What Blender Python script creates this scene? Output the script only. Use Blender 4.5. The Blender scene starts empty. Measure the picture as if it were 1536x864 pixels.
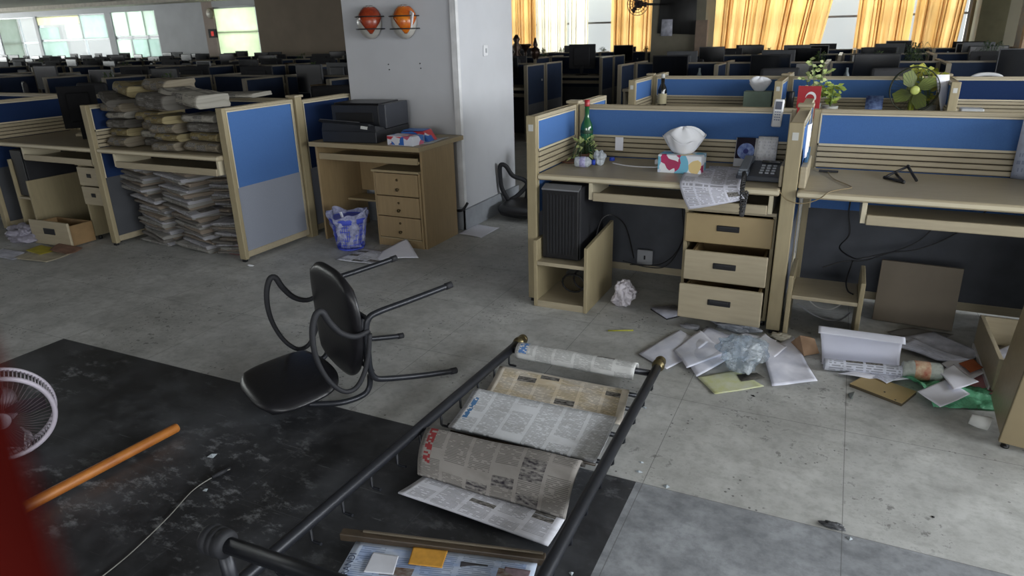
import bpy, bmesh, math, random
from mathutils import Vector, Matrix, noise
random.seed(7)
PI = math.pi
S = bpy.context.scene
COL = S.collection
R = random.uniform
# ---------------------------------------------------------------- camera
F = 1024.73
C0 = Vector((0.0, 0.0, 1.5))
RIGHT = Vector((0.90418339, 0.42651339, -0.02321057))
DOWN = Vector((0.12912665, -0.32472918, -0.93695105))
FWD = Vector((-0.40715932, 0.84417847, -0.34868897))
cam_d = bpy.data.cameras.new('camera'); cam = bpy.data.objects.new('camera', cam_d); COL.objects.link(cam)
cam_d.sensor_width = 36.0; cam_d.lens = 36.0 * F / 1536.0
cam_d.clip_start = 0.02; cam_d.clip_end = 300
m3 = Matrix((RIGHT, -DOWN, -FWD)).transposed()
cam.matrix_world = Matrix.Translation(C0) @ m3.to_4x4()
cam_d.dof.use_dof = True; cam_d.dof.focus_distance = 3.0
cam_d.dof.aperture_fstop = 24.0 / 1000 / 0.0035 * 1.0
S.camera = cam
def ray(u, v): return RIGHT * ((u - 768) / F) + DOWN * ((v - 432) / F) + FWD
def atz(u, v, z=0.0):
    d = ray(u, v); return C0 + d * ((z - C0.z) / d.z)
def aty(u, v, y):
    d = ray(u, v); return C0 + d * (y / d.y)
def atx(u, v, x):
    d = ray(u, v); return C0 + d * (x / d.x)
def pix(P):
    q = Vector(P) - C0; w = q.dot(FWD)
    if w <= 0.05: return None
    return 768 + F * q.dot(RIGHT) / w, 432 + F * q.dot(DOWN) / w
def seen(P, m=40):
    p = pix(P); return p is not None and -m < p[0] < 1536 + m and -m < p[1] < 864 + m
# ---------------------------------------------------------------- materials
def lin(h):
    if not isinstance(h, str): return (h[0], h[1], h[2], 1)
    h = h.lstrip('#'); o = []
    for i in (0, 2, 4):
        c = int(h[i:i+2], 16) / 255; o.append(c / 12.92 if c <= .04045 else ((c + .055) / 1.055) ** 2.4)
    return (*o, 1)
MATS = {}
def nt(name):
    m = bpy.data.materials.new(name); m.use_nodes = True; t = m.node_tree
    b = t.nodes['Principled BSDF']; return m, t, b
def N(t, typ, **kw):
    n = t.nodes.new(typ)
    for k, v in kw.items():
        if k in n.inputs: n.inputs[k].default_value = v
        else: setattr(n, k, v)
    return n
def L(t, a, b): t.links.new(a, b)
def math_(t, op, a, b=None, clamp=False):
    n = t.nodes.new('ShaderNodeMath'); n.operation = op; n.use_clamp = clamp
    for i, x in enumerate((a, b)):
        if x is None: continue
        if isinstance(x, (int, float)): n.inputs[i].default_value = x
        else: L(t, x, n.inputs[i])
    return n.outputs[0]
def mixc(t, f, a, b, mode='MIX'):
    n = t.nodes.new('ShaderNodeMix'); n.data_type = 'RGBA'; n.blend_type = mode
    for i, x in ((0, f), (6, a), (7, b)):
        if isinstance(x, (int, float)): n.inputs[i].default_value = x
        elif isinstance(x, tuple): n.inputs[i].default_value = x
        elif isinstance(x, str): n.inputs[i].default_value = lin(x)
        else: L(t, x, n.inputs[i])
    return n.outputs[2]
def ramp(t, f, stops):
    n = t.nodes.new('ShaderNodeValToRGB'); e = n.color_ramp.elements
    while len(e) < len(stops): e.new(0.5)
    for i, (p, c) in enumerate(stops):
        e[i].position = p; e[i].color = lin(c) if not isinstance(c, (int, float)) else (c, c, c, 1)
    L(t, f, n.inputs[0]); return n.outputs[0]
def coord(t, kind='Object', scale=(1, 1, 1)):
    tc = t.nodes.new('ShaderNodeTexCoord'); mp = t.nodes.new('ShaderNodeMapping'); mp.inputs['Scale'].default_value = scale
    L(t, tc.outputs[kind], mp.inputs[0]); return mp.outputs[0]
def nz(t, vec, scale, detail=4, rough=.55):
    n = N(t, 'ShaderNodeTexNoise'); n.inputs['Scale'].default_value = scale; n.inputs['Detail'].default_value = detail
    n.inputs['Roughness'].default_value = rough; L(t, vec, n.inputs['Vector']); return n.outputs[0]
def bump(t, b, h, strength=.2, dist=.01):
    n = N(t, 'ShaderNodeBump'); n.inputs['Strength'].default_value = strength; n.inputs['Distance'].default_value = dist
    L(t, h, n.inputs['Height']); L(t, n.outputs[0], b.inputs['Normal'])
def mat(name, c, rough=.6, metal=0.0, var=.12, scale=8, c2=None, bmp=0.0, spec=.5, stretch=(1, 1, 1), **kw):
    if name in MATS: return MATS[name]
    m, t, b = nt(name)
    v = coord(t, 'Object', stretch)
    n = nz(t, v, scale)
    base = lin(c)
    dark = lin(c2) if c2 else tuple(x * (1 - var * 2) for x in base[:3]) + (1,)
    L(t, mixc(t, ramp(t, n, [(.3, 0.0), (.7, 1.0)]), dark, base), b.inputs['Base Color'])
    b.inputs['Roughness'].default_value = rough; b.inputs['Metallic'].default_value = metal
    b.inputs['Specular IOR Level'].default_value = spec
    for k, x in kw.items(): b.inputs[k].default_value = x
    if bmp: bump(t, b, nz(t, v, scale * 4), bmp)
    MATS[name] = m; return m
LAM = mat('beige_laminate', '#a69b83', .45, var=.07, scale=5, stretch=(1.2, 12, 12))
LAMV = mat('beige_laminate_upright', '#9a8e70', .5, var=.07, scale=5, stretch=(12, 12, 1.2))
EDGE = mat('pale_edge_strip', '#c4bba2', .35, var=.03)
DESKW = mat('orange_beech_laminate', '#9b8562', .5, var=.09, scale=5, stretch=(10, 10, 1.0))
DESKT = mat('beech_desk_top', '#a29272', .4, var=.07, scale=5, stretch=(1.2, 10, 10))
BLUE = mat('blue_woven_fabric', '#4c70a8', .95, var=.06, scale=220, bmp=.1, spec=.1)
BLUE_SHADED = mat('shaded_blue_fabric', '#22345a', .95, var=.1, scale=220, bmp=.1, spec=.1)  # blue cubicle fabric with shadow put into its colour
GREYF = mat('grey_woven_fabric', '#888d99', .9, var=.05, scale=180, bmp=.08, spec=.15)
DGREY = mat('dark_grey_board', '#46484d', .8, var=.1, scale=6)
BLACK = mat('black_plastic', '#1b1b1e', .4, var=.1, scale=12)
BLACKM = mat('matt_black_plastic', '#202126', .7, var=.12, scale=20)
STEEL = mat('black_painted_steel', '#2c2e34', .38, metal=.35, var=.15, scale=15)
CHROME = mat('chrome', '#b8b8b8', .2, metal=1.0, var=.05)
BRASS = mat('dull_brass', '#8d8160', .35, metal=.9, var=.2, scale=30)
WHITE = mat('white_plastic', '#dcdde0', .4, var=.03)
GREYP = mat('light_grey_plastic', '#9da0a6', .5, var=.06)
PAPER = mat('white_paper', '#e9eaf5', .85, var=.03, scale=12, spec=.2)
PAPERG = mat('grey_scanned_paper', '#cfd1de', .85, var=.12, scale=14, c2='#9a9cab', spec=.2)
TISSUE = mat('tissue_paper', '#eceef4', .9, var=.03, spec=.1)
VINYL = mat('black_leatherette', '#1d1d21', .36, var=.15, scale=25, bmp=.08)
WALLP = mat('white_wall_paint', '#c4c6cb', .6, var=.05, scale=2.2)
GREEN = mat('green_leaf', '#5f7a35', .6, var=.2, scale=14)
GREENL = mat('pale_variegated_leaf', '#97ad5a', .6, var=.25, scale=30, c2='#c8cf9a')
DKGREEN = mat('dark_green_leaf', '#2d4224', .6, var=.2, scale=14)
TERRA = mat('brown_plant_pot', '#6b4a3a', .7)
CABLE = mat('dark_cable_rubber', '#17171a', .5)
CABLEW = mat('white_cable_sheath', '#c9c9c6', .5)
def glass(name, c, rough=.03, ior=1.45, alpha=1.0):
    m, t, b = nt(name); b.inputs['Base Color'].default_value = lin(c); b.inputs['Transmission Weight'].default_value = 1
    b.inputs['Roughness'].default_value = rough; b.inputs['IOR'].default_value = ior
    n = nz(t, coord(t), 20); bump(t, b, n, .05); MATS[name] = m; return m
def film(name, c, trans=.6, rough=.25, wr=.5, scale=25):
    """thin wrinkled plastic film: part see-through, part milky"""
    m, t, b = nt(name); v = coord(t)
    b.inputs['Roughness'].default_value = rough; b.inputs['Base Color'].default_value = lin(c)
    n = nz(t, v, scale, 6, .65); bump(t, b, n, wr, .02)
    tr = N(t, 'ShaderNodeBsdfTransparent'); tr.inputs[0].default_value = lin(c)
    mx = N(t, 'ShaderNodeMixShader'); f = ramp(t, n, [(.35, trans), (.65, trans * .45)])
    L(t, f, mx.inputs[0]); L(t, b.outputs[0], mx.inputs[1]); L(t, tr.outputs[0], mx.inputs[2])
    L(t, mx.outputs[0], t.nodes['Material Output'].inputs[0]); MATS[name] = m; return m
def print_mat(name, base='#c9c9c4', ink='#2a2a2c', cols=5, lines=46, seed=0, pics=.25, tint=None, head=None, density=.62, edge=.05, picc='#3a3836', headpos=(.02, .09), stain=.1):
    """newsprint: text columns, headline, photographs, laid out in the sheet's own UV"""
    m, t, b = nt(name)
    tc = t.nodes.new('ShaderNodeTexCoord'); sp = t.nodes.new('ShaderNodeSeparateXYZ'); L(t, tc.outputs['UV'], sp.inputs[0])
    u, v = sp.outputs[0], sp.outputs[1]
    fl = lambda x: math_(t, 'FLOOR', x); fr = lambda x: math_(t, 'FRACT', x); mul = lambda a, c: math_(t, 'MULTIPLY', a, c)
    gt = lambda a, c: math_(t, 'GREATER_THAN', a, c); lt = lambda a, c: math_(t, 'LESS_THAN', a, c)
    def wn(a, c, s):
        cm = t.nodes.new('ShaderNodeCombineXYZ'); L(t, a, cm.inputs[0]); L(t, c, cm.inputs[1]); cm.inputs[2].default_value = s + seed * 3.7
        w = t.nodes.new('ShaderNodeTexWhiteNoise'); w.noise_dimensions = '3D'; L(t, cm.outputs[0], w.inputs['Vector']); return w.outputs[0]
    uc = mul(u, cols); incol = mul(gt(fr(uc), .07), lt(fr(uc), .93))
    vl = mul(v, lines); inline = lt(fr(vl), .5)
    word = gt(wn(fl(mul(u, cols * 9)), fl(vl), 1), 1 - density - .2)
    text = mul(mul(incol, inline), word)
    blk = wn(fl(uc), fl(mul(v, 6)), 5)           # per-column block: text / photo / blank
    istext = gt(blk, .12)
    pic = gt(blk, 1 - pics)
    inb = mul(mul(gt(fr(mul(v, 6)), .08), lt(fr(mul(v, 6)), .92)), incol)
    pic = mul(pic, inb)
    v3 = N(t, 'ShaderNodeMapping'); v3.inputs['Scale'].default_value = (1, 1, 1); L(t, tc.outputs['UV'], v3.inputs[0])
    pn = nz(t, v3.outputs[0], 26, 5)
    a = mixc(t, mul(mul(text, istext), .5), base, ink)
    bg = nz(t, v3.outputs[0], 3.5, 3)
    if tint: a = mixc(t, mul(ramp(t, bg, [(.42, 0.0), (.55, 1.0)]), .55), a, tint, 'MULTIPLY')
    picol = mixc(t, ramp(t, pn, [(.35, 0.0), (.65, 1.0)]), picc, '#8d8a86')
    a = mixc(t, pic, a, picol)
    if head:
        hm = mul(mul(gt(u, headpos[0]), lt(u, headpos[1])), mul(gt(v, .25), lt(v, .8)))
        hw = gt(wn(fl(mul(u, 60)), fl(mul(v, 34)), 9), .3)
        hm2 = mul(hm, hw); a = mixc(t, hm, a, base); a = mixc(t, hm2, a, head)
    mg = mul(mul(gt(u, edge), lt(u, 1 - edge)), mul(gt(v, edge), lt(v, 1 - edge)))
    a = mixc(t, mg, base, a) if not head else a
    a = mixc(t, mul(ramp(t, nz(t, v3.outputs[0], 5, 5), [(.45, 0.0), (.75, 1.0)]), stain * 3), a, '#8a8378', 'MULTIPLY')
    L(t, a, b.inputs['Base Color']); b.inputs['Roughness'].default_value = .85; b.inputs['Specular IOR Level'].default_value = .2
    MATS[name] = m; return m
# ---------------------------------------------------------------- mesh builder
class MB:
    def __init__(s): s.v = []; s.f = []; s.sm = []; s.M = None
    def add(s, vs, fs, smooth=False):
        o = len(s.v)
        if s.M is not None: vs = [s.M @ Vector(p) for p in vs]
        s.v += [tuple(p) for p in vs]; s.f += [tuple(i + o for i in f) for f in fs]; s.sm += [smooth] * len(fs); return s
    def box(s, a, b):
        x0, x1 = sorted((a[0], b[0])); y0, y1 = sorted((a[1], b[1])); z0, z1 = sorted((a[2], b[2]))
        return s.add([(x0,y0,z0),(x1,y0,z0),(x1,y1,z0),(x0,y1,z0),(x0,y0,z1),(x1,y0,z1),(x1,y1,z1),(x0,y1,z1)],
                     [(0,3,2,1),(4,5,6,7),(0,1,5,4),(1,2,6,5),(2,3,7,6),(3,0,4,7)])
    def obox(s, c, size, rot=(0,0,0)):
        from mathutils import Euler
        m = Matrix.Translation(Vector(c)) @ Euler(rot).to_matrix().to_4x4(); k = [x / 2 for x in size]
        vs = [m @ Vector((sx*k[0], sy*k[1], sz*k[2])) for sz in (-1,1) for sx, sy in ((-1,-1),(1,-1),(1,1),(-1,1))]
        return s.add(vs, [(0,3,2,1),(4,5,6,7),(0,1,5,4),(1,2,6,5),(2,3,7,6),(3,0,4,7)])
    def tube(s, pts, r, n=10, closed=False, caps=True):
        pts = [Vector(p) for p in pts]; k = len(pts); rs = r if isinstance(r, (list, tuple)) else [r] * k
        vs = []; fs = []; prev = None
        for i, p in enumerate(pts):
            if closed: d = pts[(i+1) % k] - pts[i-1]
            else: d = pts[min(i+1, k-1)] - pts[max(i-1, 0)]
            d.normalize()
            if prev is None:
                a = Vector((0,0,1)) if abs(d.z) < .9 else Vector((1,0,0)); nrm = (a - d * a.dot(d)).normalized()
            else: nrm = (prev - d * prev.dot(d)).normalized()
            prev = nrm; bn = d.cross(nrm)
            for j in range(n):
                a = 2*PI*j/n; vs.append(p + (nrm*math.cos(a) + bn*math.sin(a)) * rs[i])
        for i in range(k if closed else k-1):
            i2 = (i+1) % k
            for j in range(n): fs.append((i*n+j, i*n+(j+1)%n, i2*n+(j+1)%n, i2*n+j))
        s.add(vs, fs, True)
        if caps and not closed: s.add([vs[j] for j in range(n)], [tuple(reversed(range(n)))]); s.add([vs[(k-1)*n+j] for j in range(n)], [tuple(range(n))])
        return s
    def lathe(s, prof, c=(0,0,0), n=24, axis='z', smooth=True):
        c = Vector(c); vs = []; fs = []; k = len(prof)
        for (r, h) in prof:
            for j in range(n):
                a = 2*PI*j/n; x, y = r*math.cos(a), r*math.sin(a)
                p = (x, y, h) if axis == 'z' else ((h, x, y) if axis == 'x' else (y, h, x)); vs.append(c + Vector(p))
        for i in range(k-1):
            for j in range(n): fs.append((i*n+j, i*n+(j+1)%n, (i+1)*n+(j+1)%n, (i+1)*n+j))
        fs.append(tuple(reversed(range(n)))); fs.append(tuple((k-1)*n+j for j in range(n)))
        return s.add(vs, fs, smooth)
    def sphere(s, c, r, n=14, sc=(1,1,1)):
        c = Vector(c); vs = []; fs = []; m = n//2
        for i in range(m+1):
            t = PI*i/m
            for j in range(n):
                a = 2*PI*j/n; vs.append(c + Vector((r*sc[0]*math.sin(t)*math.cos(a), r*sc[1]*math.sin(t)*math.sin(a), r*sc[2]*math.cos(t))))
        for i in range(m):
            for j in range(n): fs.append((i*n+j, (i+1)*n+j, (i+1)*n+(j+1)%n, i*n+(j+1)%n))
        return s.add(vs, fs, True)
    def prism(s, poly, z0, z1):
        n = len(poly); vs = [(x, y, z0) for x, y in poly] + [(x, y, z1) for x, y in poly]
        fs = [tuple(reversed(range(n))), tuple(range(n, 2*n))] + [(i, (i+1)%n, n+(i+1)%n, n+i) for i in range(n)]
        return s.add(vs, fs)
    def build(s, name, m, parent=None, bevel=0, seg=2, base=None, mods=None):
        off = Vector(base) if base is not None else (Vector(parent['_b']) if parent is not None and '_b' in parent else Vector((0,0,0)))
        me = bpy.data.meshes.new(name); me.from_pydata([tuple(Vector(p) - off) for p in s.v], [], s.f); me.materials.append(m)
        me.polygons.foreach_set('use_smooth', s.sm); me.update()
        bm = bmesh.new(); bm.from_mesh(me); bmesh.ops.remove_doubles(bm, verts=bm.verts, dist=1e-6); bmesh.ops.recalc_face_normals(bm, faces=bm.faces); bm.to_mesh(me); bm.free()
        o = bpy.data.objects.new(name, me); COL.objects.link(o)
        if parent is not None: o.parent = parent
        elif base is not None: o.location = off
        if bevel:
            d = o.modifiers.new('bevel', 'BEVEL'); d.width = bevel; d.segments = seg; d.limit_method = 'ANGLE'; d.angle_limit = .7
        return o
def B(a, b): return MB().box(a, b)
def tag(o, label=None, cat=None, group=None, kind=None):
    if label: o['label'] = label
    if cat: o['category'] = cat
    if group: o['group'] = group
    if kind: o['kind'] = kind
    return o
def thing(name, base, label, cat, group=None):
    o = bpy.data.objects.new(name, None); COL.objects.link(o); o.location = base; o['_b'] = tuple(base); o.empty_display_size = .1
    return tag(o, label, cat, group)
def struct(name, mb, m, bevel=0, parent=None):
    o = mb.build(name, m, parent, bevel); o['kind'] = 'structure'; return o
def kids(o): return list(o.children)
def dup(o, loc=None, rz=None, label=None, group=None, parent=None):
    c = o.copy(); COL.objects.link(c); c.parent = parent
    if loc is not None: c.location = loc
    if rz is not None: c.rotation_euler = (c.rotation_euler[0], c.rotation_euler[1], rz)
    if label: c['label'] = label
    if group: c['group'] = group
    for ch in KID.get(o.name, []): 
        k = dup(ch, parent=c)
    return c
KID = {}
def proto(o):
    """remember a finished thing's tree so copies can be made"""
    KID.clear()
    for x in bpy.data.objects:
        if x.parent is not None: KID.setdefault(x.parent.name, []).append(x)
def sheet(name, fn, nu, nv, m, parent=None, thick=.0015, base=None, smooth=True):
    off = Vector(base) if base is not None else (Vector(parent['_b']) if parent is not None and '_b' in parent else Vector((0,0,0)))
    vs = []; uv = []
    for j in range(nv+1):
        for i in range(nu+1):
            a, b = i/nu, j/nv; vs.append(tuple(Vector(fn(a, b)) - off)); uv.append((a, b))
    fs = [(j*(nu+1)+i, j*(nu+1)+i+1, (j+1)*(nu+1)+i+1, (j+1)*(nu+1)+i) for j in range(nv) for i in range(nu)]
    me = bpy.data.meshes.new(name); me.from_pydata(vs, [], fs); me.materials.append(m)
    ul = me.uv_layers.new(name='UVMap')
    for li, l in enumerate(me.loops): ul.data[li].uv = uv[l.vertex_index]
    me.polygons.foreach_set('use_smooth', [smooth] * len(fs)); me.update()
    o = bpy.data.objects.new(name, me); COL.objects.link(o)
    if parent is not None: o.parent = parent
    elif base is not None: o.location = off
    if thick:
        d = o.modifiers.new('solid', 'SOLIDIFY'); d.thickness = thick; d.offset = 0
    return o
def quad(c, bend=None):
    c = [Vector(p) for p in c]      # order: (0,0) (1,0) (1,1) (0,1)
    def f(a, b):
        p = c[0]*(1-a)*(1-b) + c[1]*a*(1-b) + c[2]*a*b + c[3]*(1-a)*b
        if bend: p = p + Vector(bend(a, b))
        return p
    return f
def spline(pts, n=8, closed=False):
    pts = [Vector(p) for p in pts]; k = len(pts); out = []
    for i in range(k if closed else k-1):
        p0 = pts[(i-1) % k] if closed or i > 0 else pts[i]; p1 = pts[i]; p2 = pts[(i+1) % k]; p3 = pts[(i+2) % k] if closed or i+2 < k else p2
        for j in range(n):
            t = j/n; out.append(.5*((2*p1) + (p2-p0)*t + (2*p0-5*p1+4*p2-p3)*t*t + (3*p1-p0-3*p2+p3)*t*t*t))
    if not closed: out.append(pts[-1])
    return out
def crumple(mb_verts_fn, amp): pass
def blob(name, c, size, m, parent=None, seed=0, amp=.35, sub=4, flat=.0, base=None, freq=3.0):
    """crumpled bag or ball"""
    bm = bmesh.new(); bmesh.ops.create_icosphere(bm, subdivisions=sub, radius=1.0)
    for v in bm.verts:
        n = v.co.normalized(); d = noise.noise(n * freq*.55 + Vector((seed * 7.3, seed, 0))); e = abs(noise.noise(n * freq * 1.1 + Vector((seed, 3, 1)))); e2 = abs(noise.noise(n * freq * 2.7 + Vector((seed, 9, 1))))
        r = 1 + amp * .9 * d - amp * .55 * e - amp*.22*e2
        p = Vector((n.x*r*size[0], n.y*r*size[1], n.z*r*size[2]))
        if p.z < -size[2] * (1 - flat): p.z = -size[2] * (1 - flat)
        v.co = p
    zmin = min(v.co.z for v in bm.verts)
    off = Vector(base) if base is not None else (Vector(parent['_b']) if parent is not None and '_b' in parent else Vector((0,0,0)))
    for f_ in bm.faces: f_.smooth = True
    for v in bm.verts: v.co += Vector(c) - off - Vector((0, 0, zmin))
    me = bpy.data.meshes.new(name); bm.to_mesh(me); bm.free(); me.materials.append(m)
    o = bpy.data.objects.new(name, me); COL.objects.link(o)
    if parent is not None: o.parent = parent
    elif base is not None: o.location = off
    return o
def plant(base, label, h=.3, w=.2, n=26, m=None, pot=TERRA, pr=.06, ph=.1, droop=.5, seed=1, leafw=.03, group=None, name='potted_plant', bulge=1.0):
    rnd = random.Random(seed); t = thing(name, base, label, 'plant', group); b = Vector(base)
    MB().lathe([(pr*.7, 0), (pr, ph), (pr*.9, ph), (pr*.85, ph*.9)], b, 16).build('pot', pot, t)
    st = MB(); lf = MB()
    for i in range(n):
        a = rnd.uniform(0, 2*PI); rr = rnd.uniform(.2, 1) * w; hh = ph + h * rnd.uniform(.35, 1)
        d = Vector((math.cos(a), math.sin(a), 0)); p0 = b + Vector((0, 0, ph*.85)) + d * pr * .3
        p1 = b + d * rr * .55 + Vector((0, 0, hh)); p2 = b + d * rr + Vector((0, 0, hh - droop * rr))
        st.tube(spline([p0, p1, p2], 4), .0022, 4)
        L_ = rnd.uniform(.6, 1.2) * leafw * 2.4; sd = Vector((-d.y, d.x, rnd.uniform(-.5, .5))) * leafw * rnd.uniform(.5, 1)
        for q, dd in ((p2, d * L_ * .5 + Vector((0, 0, -L_ * .3))), (p1, d * L_ * .4 + Vector((0, 0, L_ * .3)))):
            lf.add([q, q + dd*.45 + sd*.5 + Vector((0,0,.006)), q + dd, q + dd*.45 - sd*.5], [(0,1,2),(0,2,3)])
    st.build('stem', DKGREEN, t); lf.build('foliage', m or GREEN, t)
    return t
# brightness of the daylight and of the added fill lights
WORLD = 1.0; E_RIGHT = (70, 230, 240, 90, 150); E_FRONT = 8; E_FRONTR = 130; E_FILL_LEFT = 900; E_BACK = 260; E_BACKL = 260; E_FILL_FL = 110
S.view_settings.view_transform = 'Standard'; S.view_settings.look = 'None'; S.view_settings.exposure = 0.0; S.view_settings.gamma = 1.0; S.view_settings.use_curve_mapping = False
# ---------------------------------------------------------------- the room
ZC = 2.78; YB = 17.0
def floor_mat():
    m, t, b = nt('scuffed_stone_floor')
    tc = t.nodes.new('ShaderNodeTexCoord'); sp = t.nodes.new('ShaderNodeSeparateXYZ'); L(t, tc.outputs['Object'], sp.inputs[0])
    x, y = sp.outputs[0], sp.outputs[1]; v = tc.outputs['Object']
    def line(c, off, w=.0028):
        a = math_(t, 'FRACT', math_(t, 'MULTIPLY', math_(t, 'ADD', c, -off + 64.0), 1/.64))
        return math_(t, 'LESS_THAN', a, w/.64)
    grout = math_(t, 'MAXIMUM', line(x, -.478), line(y, 2.01))
    dy = math_(t, 'LESS_THAN', y, 2.011)
    bx = math_(t, 'MULTIPLY', math_(t, 'LESS_THAN', x, -.5), math_(t, 'GREATER_THAN', x, -3.69))
    black = math_(t, 'MULTIPLY', dy, bx); grey = math_(t, 'MULTIPLY', dy, math_(t, 'GREATER_THAN', x, -.5))
    n1 = nz(t, v, 1.1, 6, .6); n2 = nz(t, v, 5.5, 8, .7); n3 = nz(t, v, 22, 8, .75)
    light = mixc(t, ramp(t, n2, [(.3, 0.0), (.7, 1.0)]), '#a6a7a5', '#d0d1cf')
    light = mixc(t, ramp(t, n1, [(.35, .45), (.65, 0.0)]), light, '#84847f')
    light = mixc(t, ramp(t, n3, [(.38, .28), (.52, 0.0)]), light, '#858580')
    vz = N(t, 'ShaderNodeTexVoronoi'); vz.inputs['Scale'].default_value = 34; L(t, v, vz.inputs['Vector'])
    chip = math_(t, 'MULTIPLY', math_(t, 'LESS_THAN', vz.outputs['Distance'], .16), ramp(t, nz(t, v, 3.3, 4), [(.54, 0.0), (.6, 1.0)]))
    light = mixc(t, math_(t, 'MULTIPLY', chip, .75), light, '#3a3936')
    # per tile tone
    wn = t.nodes.new('ShaderNodeTexWhiteNoise'); wn.noise_dimensions = '2D'
    cm = t.nodes.new('ShaderNodeCombineXYZ')
    for i, (c, o) in enumerate(((x, -.478), (y, 2.01))): L(t, math_(t, 'FLOOR', math_(t, 'MULTIPLY', math_(t, 'ADD', c, 64 - o), 1/.64)), cm.inputs[i])
    L(t, cm.outputs[0], wn.inputs['Vector'])
    light = mixc(t, math_(t, 'MULTIPLY', wn.outputs[0], .10), light, '#a7abb0')
    # smears: stretched noise
    mp = N(t, 'ShaderNodeMapping'); mp.inputs['Scale'].default_value = (2.4, 4.2, 1); mp.inputs['Rotation'].default_value = (0, 0, .6); L(t, v, mp.inputs[0])
    sm = nz(t, mp.outputs[0], 1.6, 8, .7)
    light = mixc(t, ramp(t, sm, [(.52, 0.0), (.70, .35)]), light, '#6b6b67')
    light = mixc(t, ramp(t, sm, [(.3, .3), (.42, 0.0)]), light, '#dcdddb')
    spk = ramp(t, n3, [(.55, 0.0), (.60, 1.0)])
    msk = ramp(t, nz(t, v, 2.6, 3), [(.48, 0.0), (.62, 1.0)])
    light = mixc(t, math_(t, 'MULTIPLY', math_(t, 'MULTIPLY', spk, msk), .6), light, '#3d3c39')
    dark = mixc(t, ramp(t, n2, [(.42, 0.0), (.8, 1.0)]), '#2b2c2f', '#4a4c50')
    scr = math_(t, 'MULTIPLY', ramp(t, nz(t, mp.outputs[0], 3.2, 9, .75), [(.53, 0.0), (.66, .9)]), ramp(t, nz(t, v, 1.3, 2), [(.48, 0.1), (.60, 1.0)]))
    dark = mixc(t, scr, dark, '#8d9094')
    dust = ramp(t, nz(t, v, 1.9, 5), [(.5, 0.0), (.7, .5)]); dark = mixc(t, dust, dark, '#63666b')
    dark = mixc(t, ramp(t, n3, [(.62, 0.0), (.70, .35)]), dark, '#8b8d90')
    mq = N(t, 'ShaderNodeMapping'); mq.inputs['Scale'].default_value = (.5, 9, 1); mq.inputs['Rotation'].default_value = (0, 0, -.95); L(t, v, mq.inputs[0])
    dark = mixc(t, ramp(t, nz(t, mq.outputs[0], 6, 6, .8), [(.62, 0.0), (.68, .45)]), dark, '#85878b')
    greyc = mixc(t, ramp(t, n2, [(.3, 0.0), (.7, 1.0)]), '#777a7f', '#a2a6ab')
    greyc = mixc(t, ramp(t, sm, [(.45, 0.0), (.7, .6)]), greyc, '#56595e'); greyc = mixc(t, ramp(t, n3, [(.38, .3), (.54, 0.0)]), greyc, '#5f6368')
    c = mixc(t, grey, light, greyc); c = mixc(t, black, c, dark)
    gc = mixc(t, black, '#515150', '#4a4c50')
    c = mixc(t, math_(t, 'MULTIPLY', grout, .62), c, gc)
    L(t, c, b.inputs['Base Color'])
    r = mixc(t, black, ramp(t, n2, [(.3, .5), (.7, .75)]), ramp(t, n2, [(.3, .32), (.7, .6)]))
    L(t, r, b.inputs['Roughness']); bump(t, b, math_(t, 'SUBTRACT', n3, math_(t, 'MULTIPLY', grout, .6)), .12, .004)
    return m
struct('floor', B((-34, -5, -.12), (5.2, YB+.4, 0)), floor_mat())
CEIL = mat('off_white_ceiling', '#8f8a80', .8, var=.05, scale=1)
struct('ceiling', B((-34, -5, ZC), (5.2, YB+.4, ZC+.15)), CEIL)
BWALL = mat('olive_grey_wall', '#8f8a78', .8, var=.08, scale=1.5)
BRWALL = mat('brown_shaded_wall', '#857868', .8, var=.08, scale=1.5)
PWALL = mat('pinkish_wall', '#b6a69c', .8, var=.04)
# back wall with openings
SILL = .95
def wallY(name, x0, x1, z0, z1, m=BWALL, y0=YB, y1=YB+.22): return struct(name, B((x0, y0, z0), (x1, y1, z1)), m)
OPEN = [(-29.9, -27.6), (-27.45, -23.6), (-23.3, -21.1), (-18.45, -16.65), (-8.6, -4.0), (-3.1, 2.0)]
edges = [-34.0]
for a, b_ in OPEN: edges += [a, b_]
edges.append(5.2)
wm = MB(); segs = []
k = 0
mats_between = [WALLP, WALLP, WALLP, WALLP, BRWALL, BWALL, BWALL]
for i in range(0, len(edges), 2):
    if i == 6: 
        struct('wall_back', B((edges[i], YB, 0), (-18.9, YB+.22, ZC)), WALLP); struct('wall_back', B((-18.9, YB, 0), (edges[i+1], YB+.22, ZC)), PWALL)
    else: struct('wall_back', B((edges[i], YB, 0), (edges[i+1], YB+.22, ZC)), mats_between[i//2])
for a, b_ in OPEN:
    struct('wall_back', B((a, YB, 0), (b_, YB+.22, SILL)), BWALL)
    top = 2.5 if a < -12 else 2.74
    struct('wall_back', B((a, YB, top), (b_, YB+.22, ZC)), WALLP)
struct('beam_back', B((-34, YB-.9, 2.66), (-8.9, YB-.2, ZC)), mat('ceiling_beam_paint', '#c9c2b6', .8))
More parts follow.
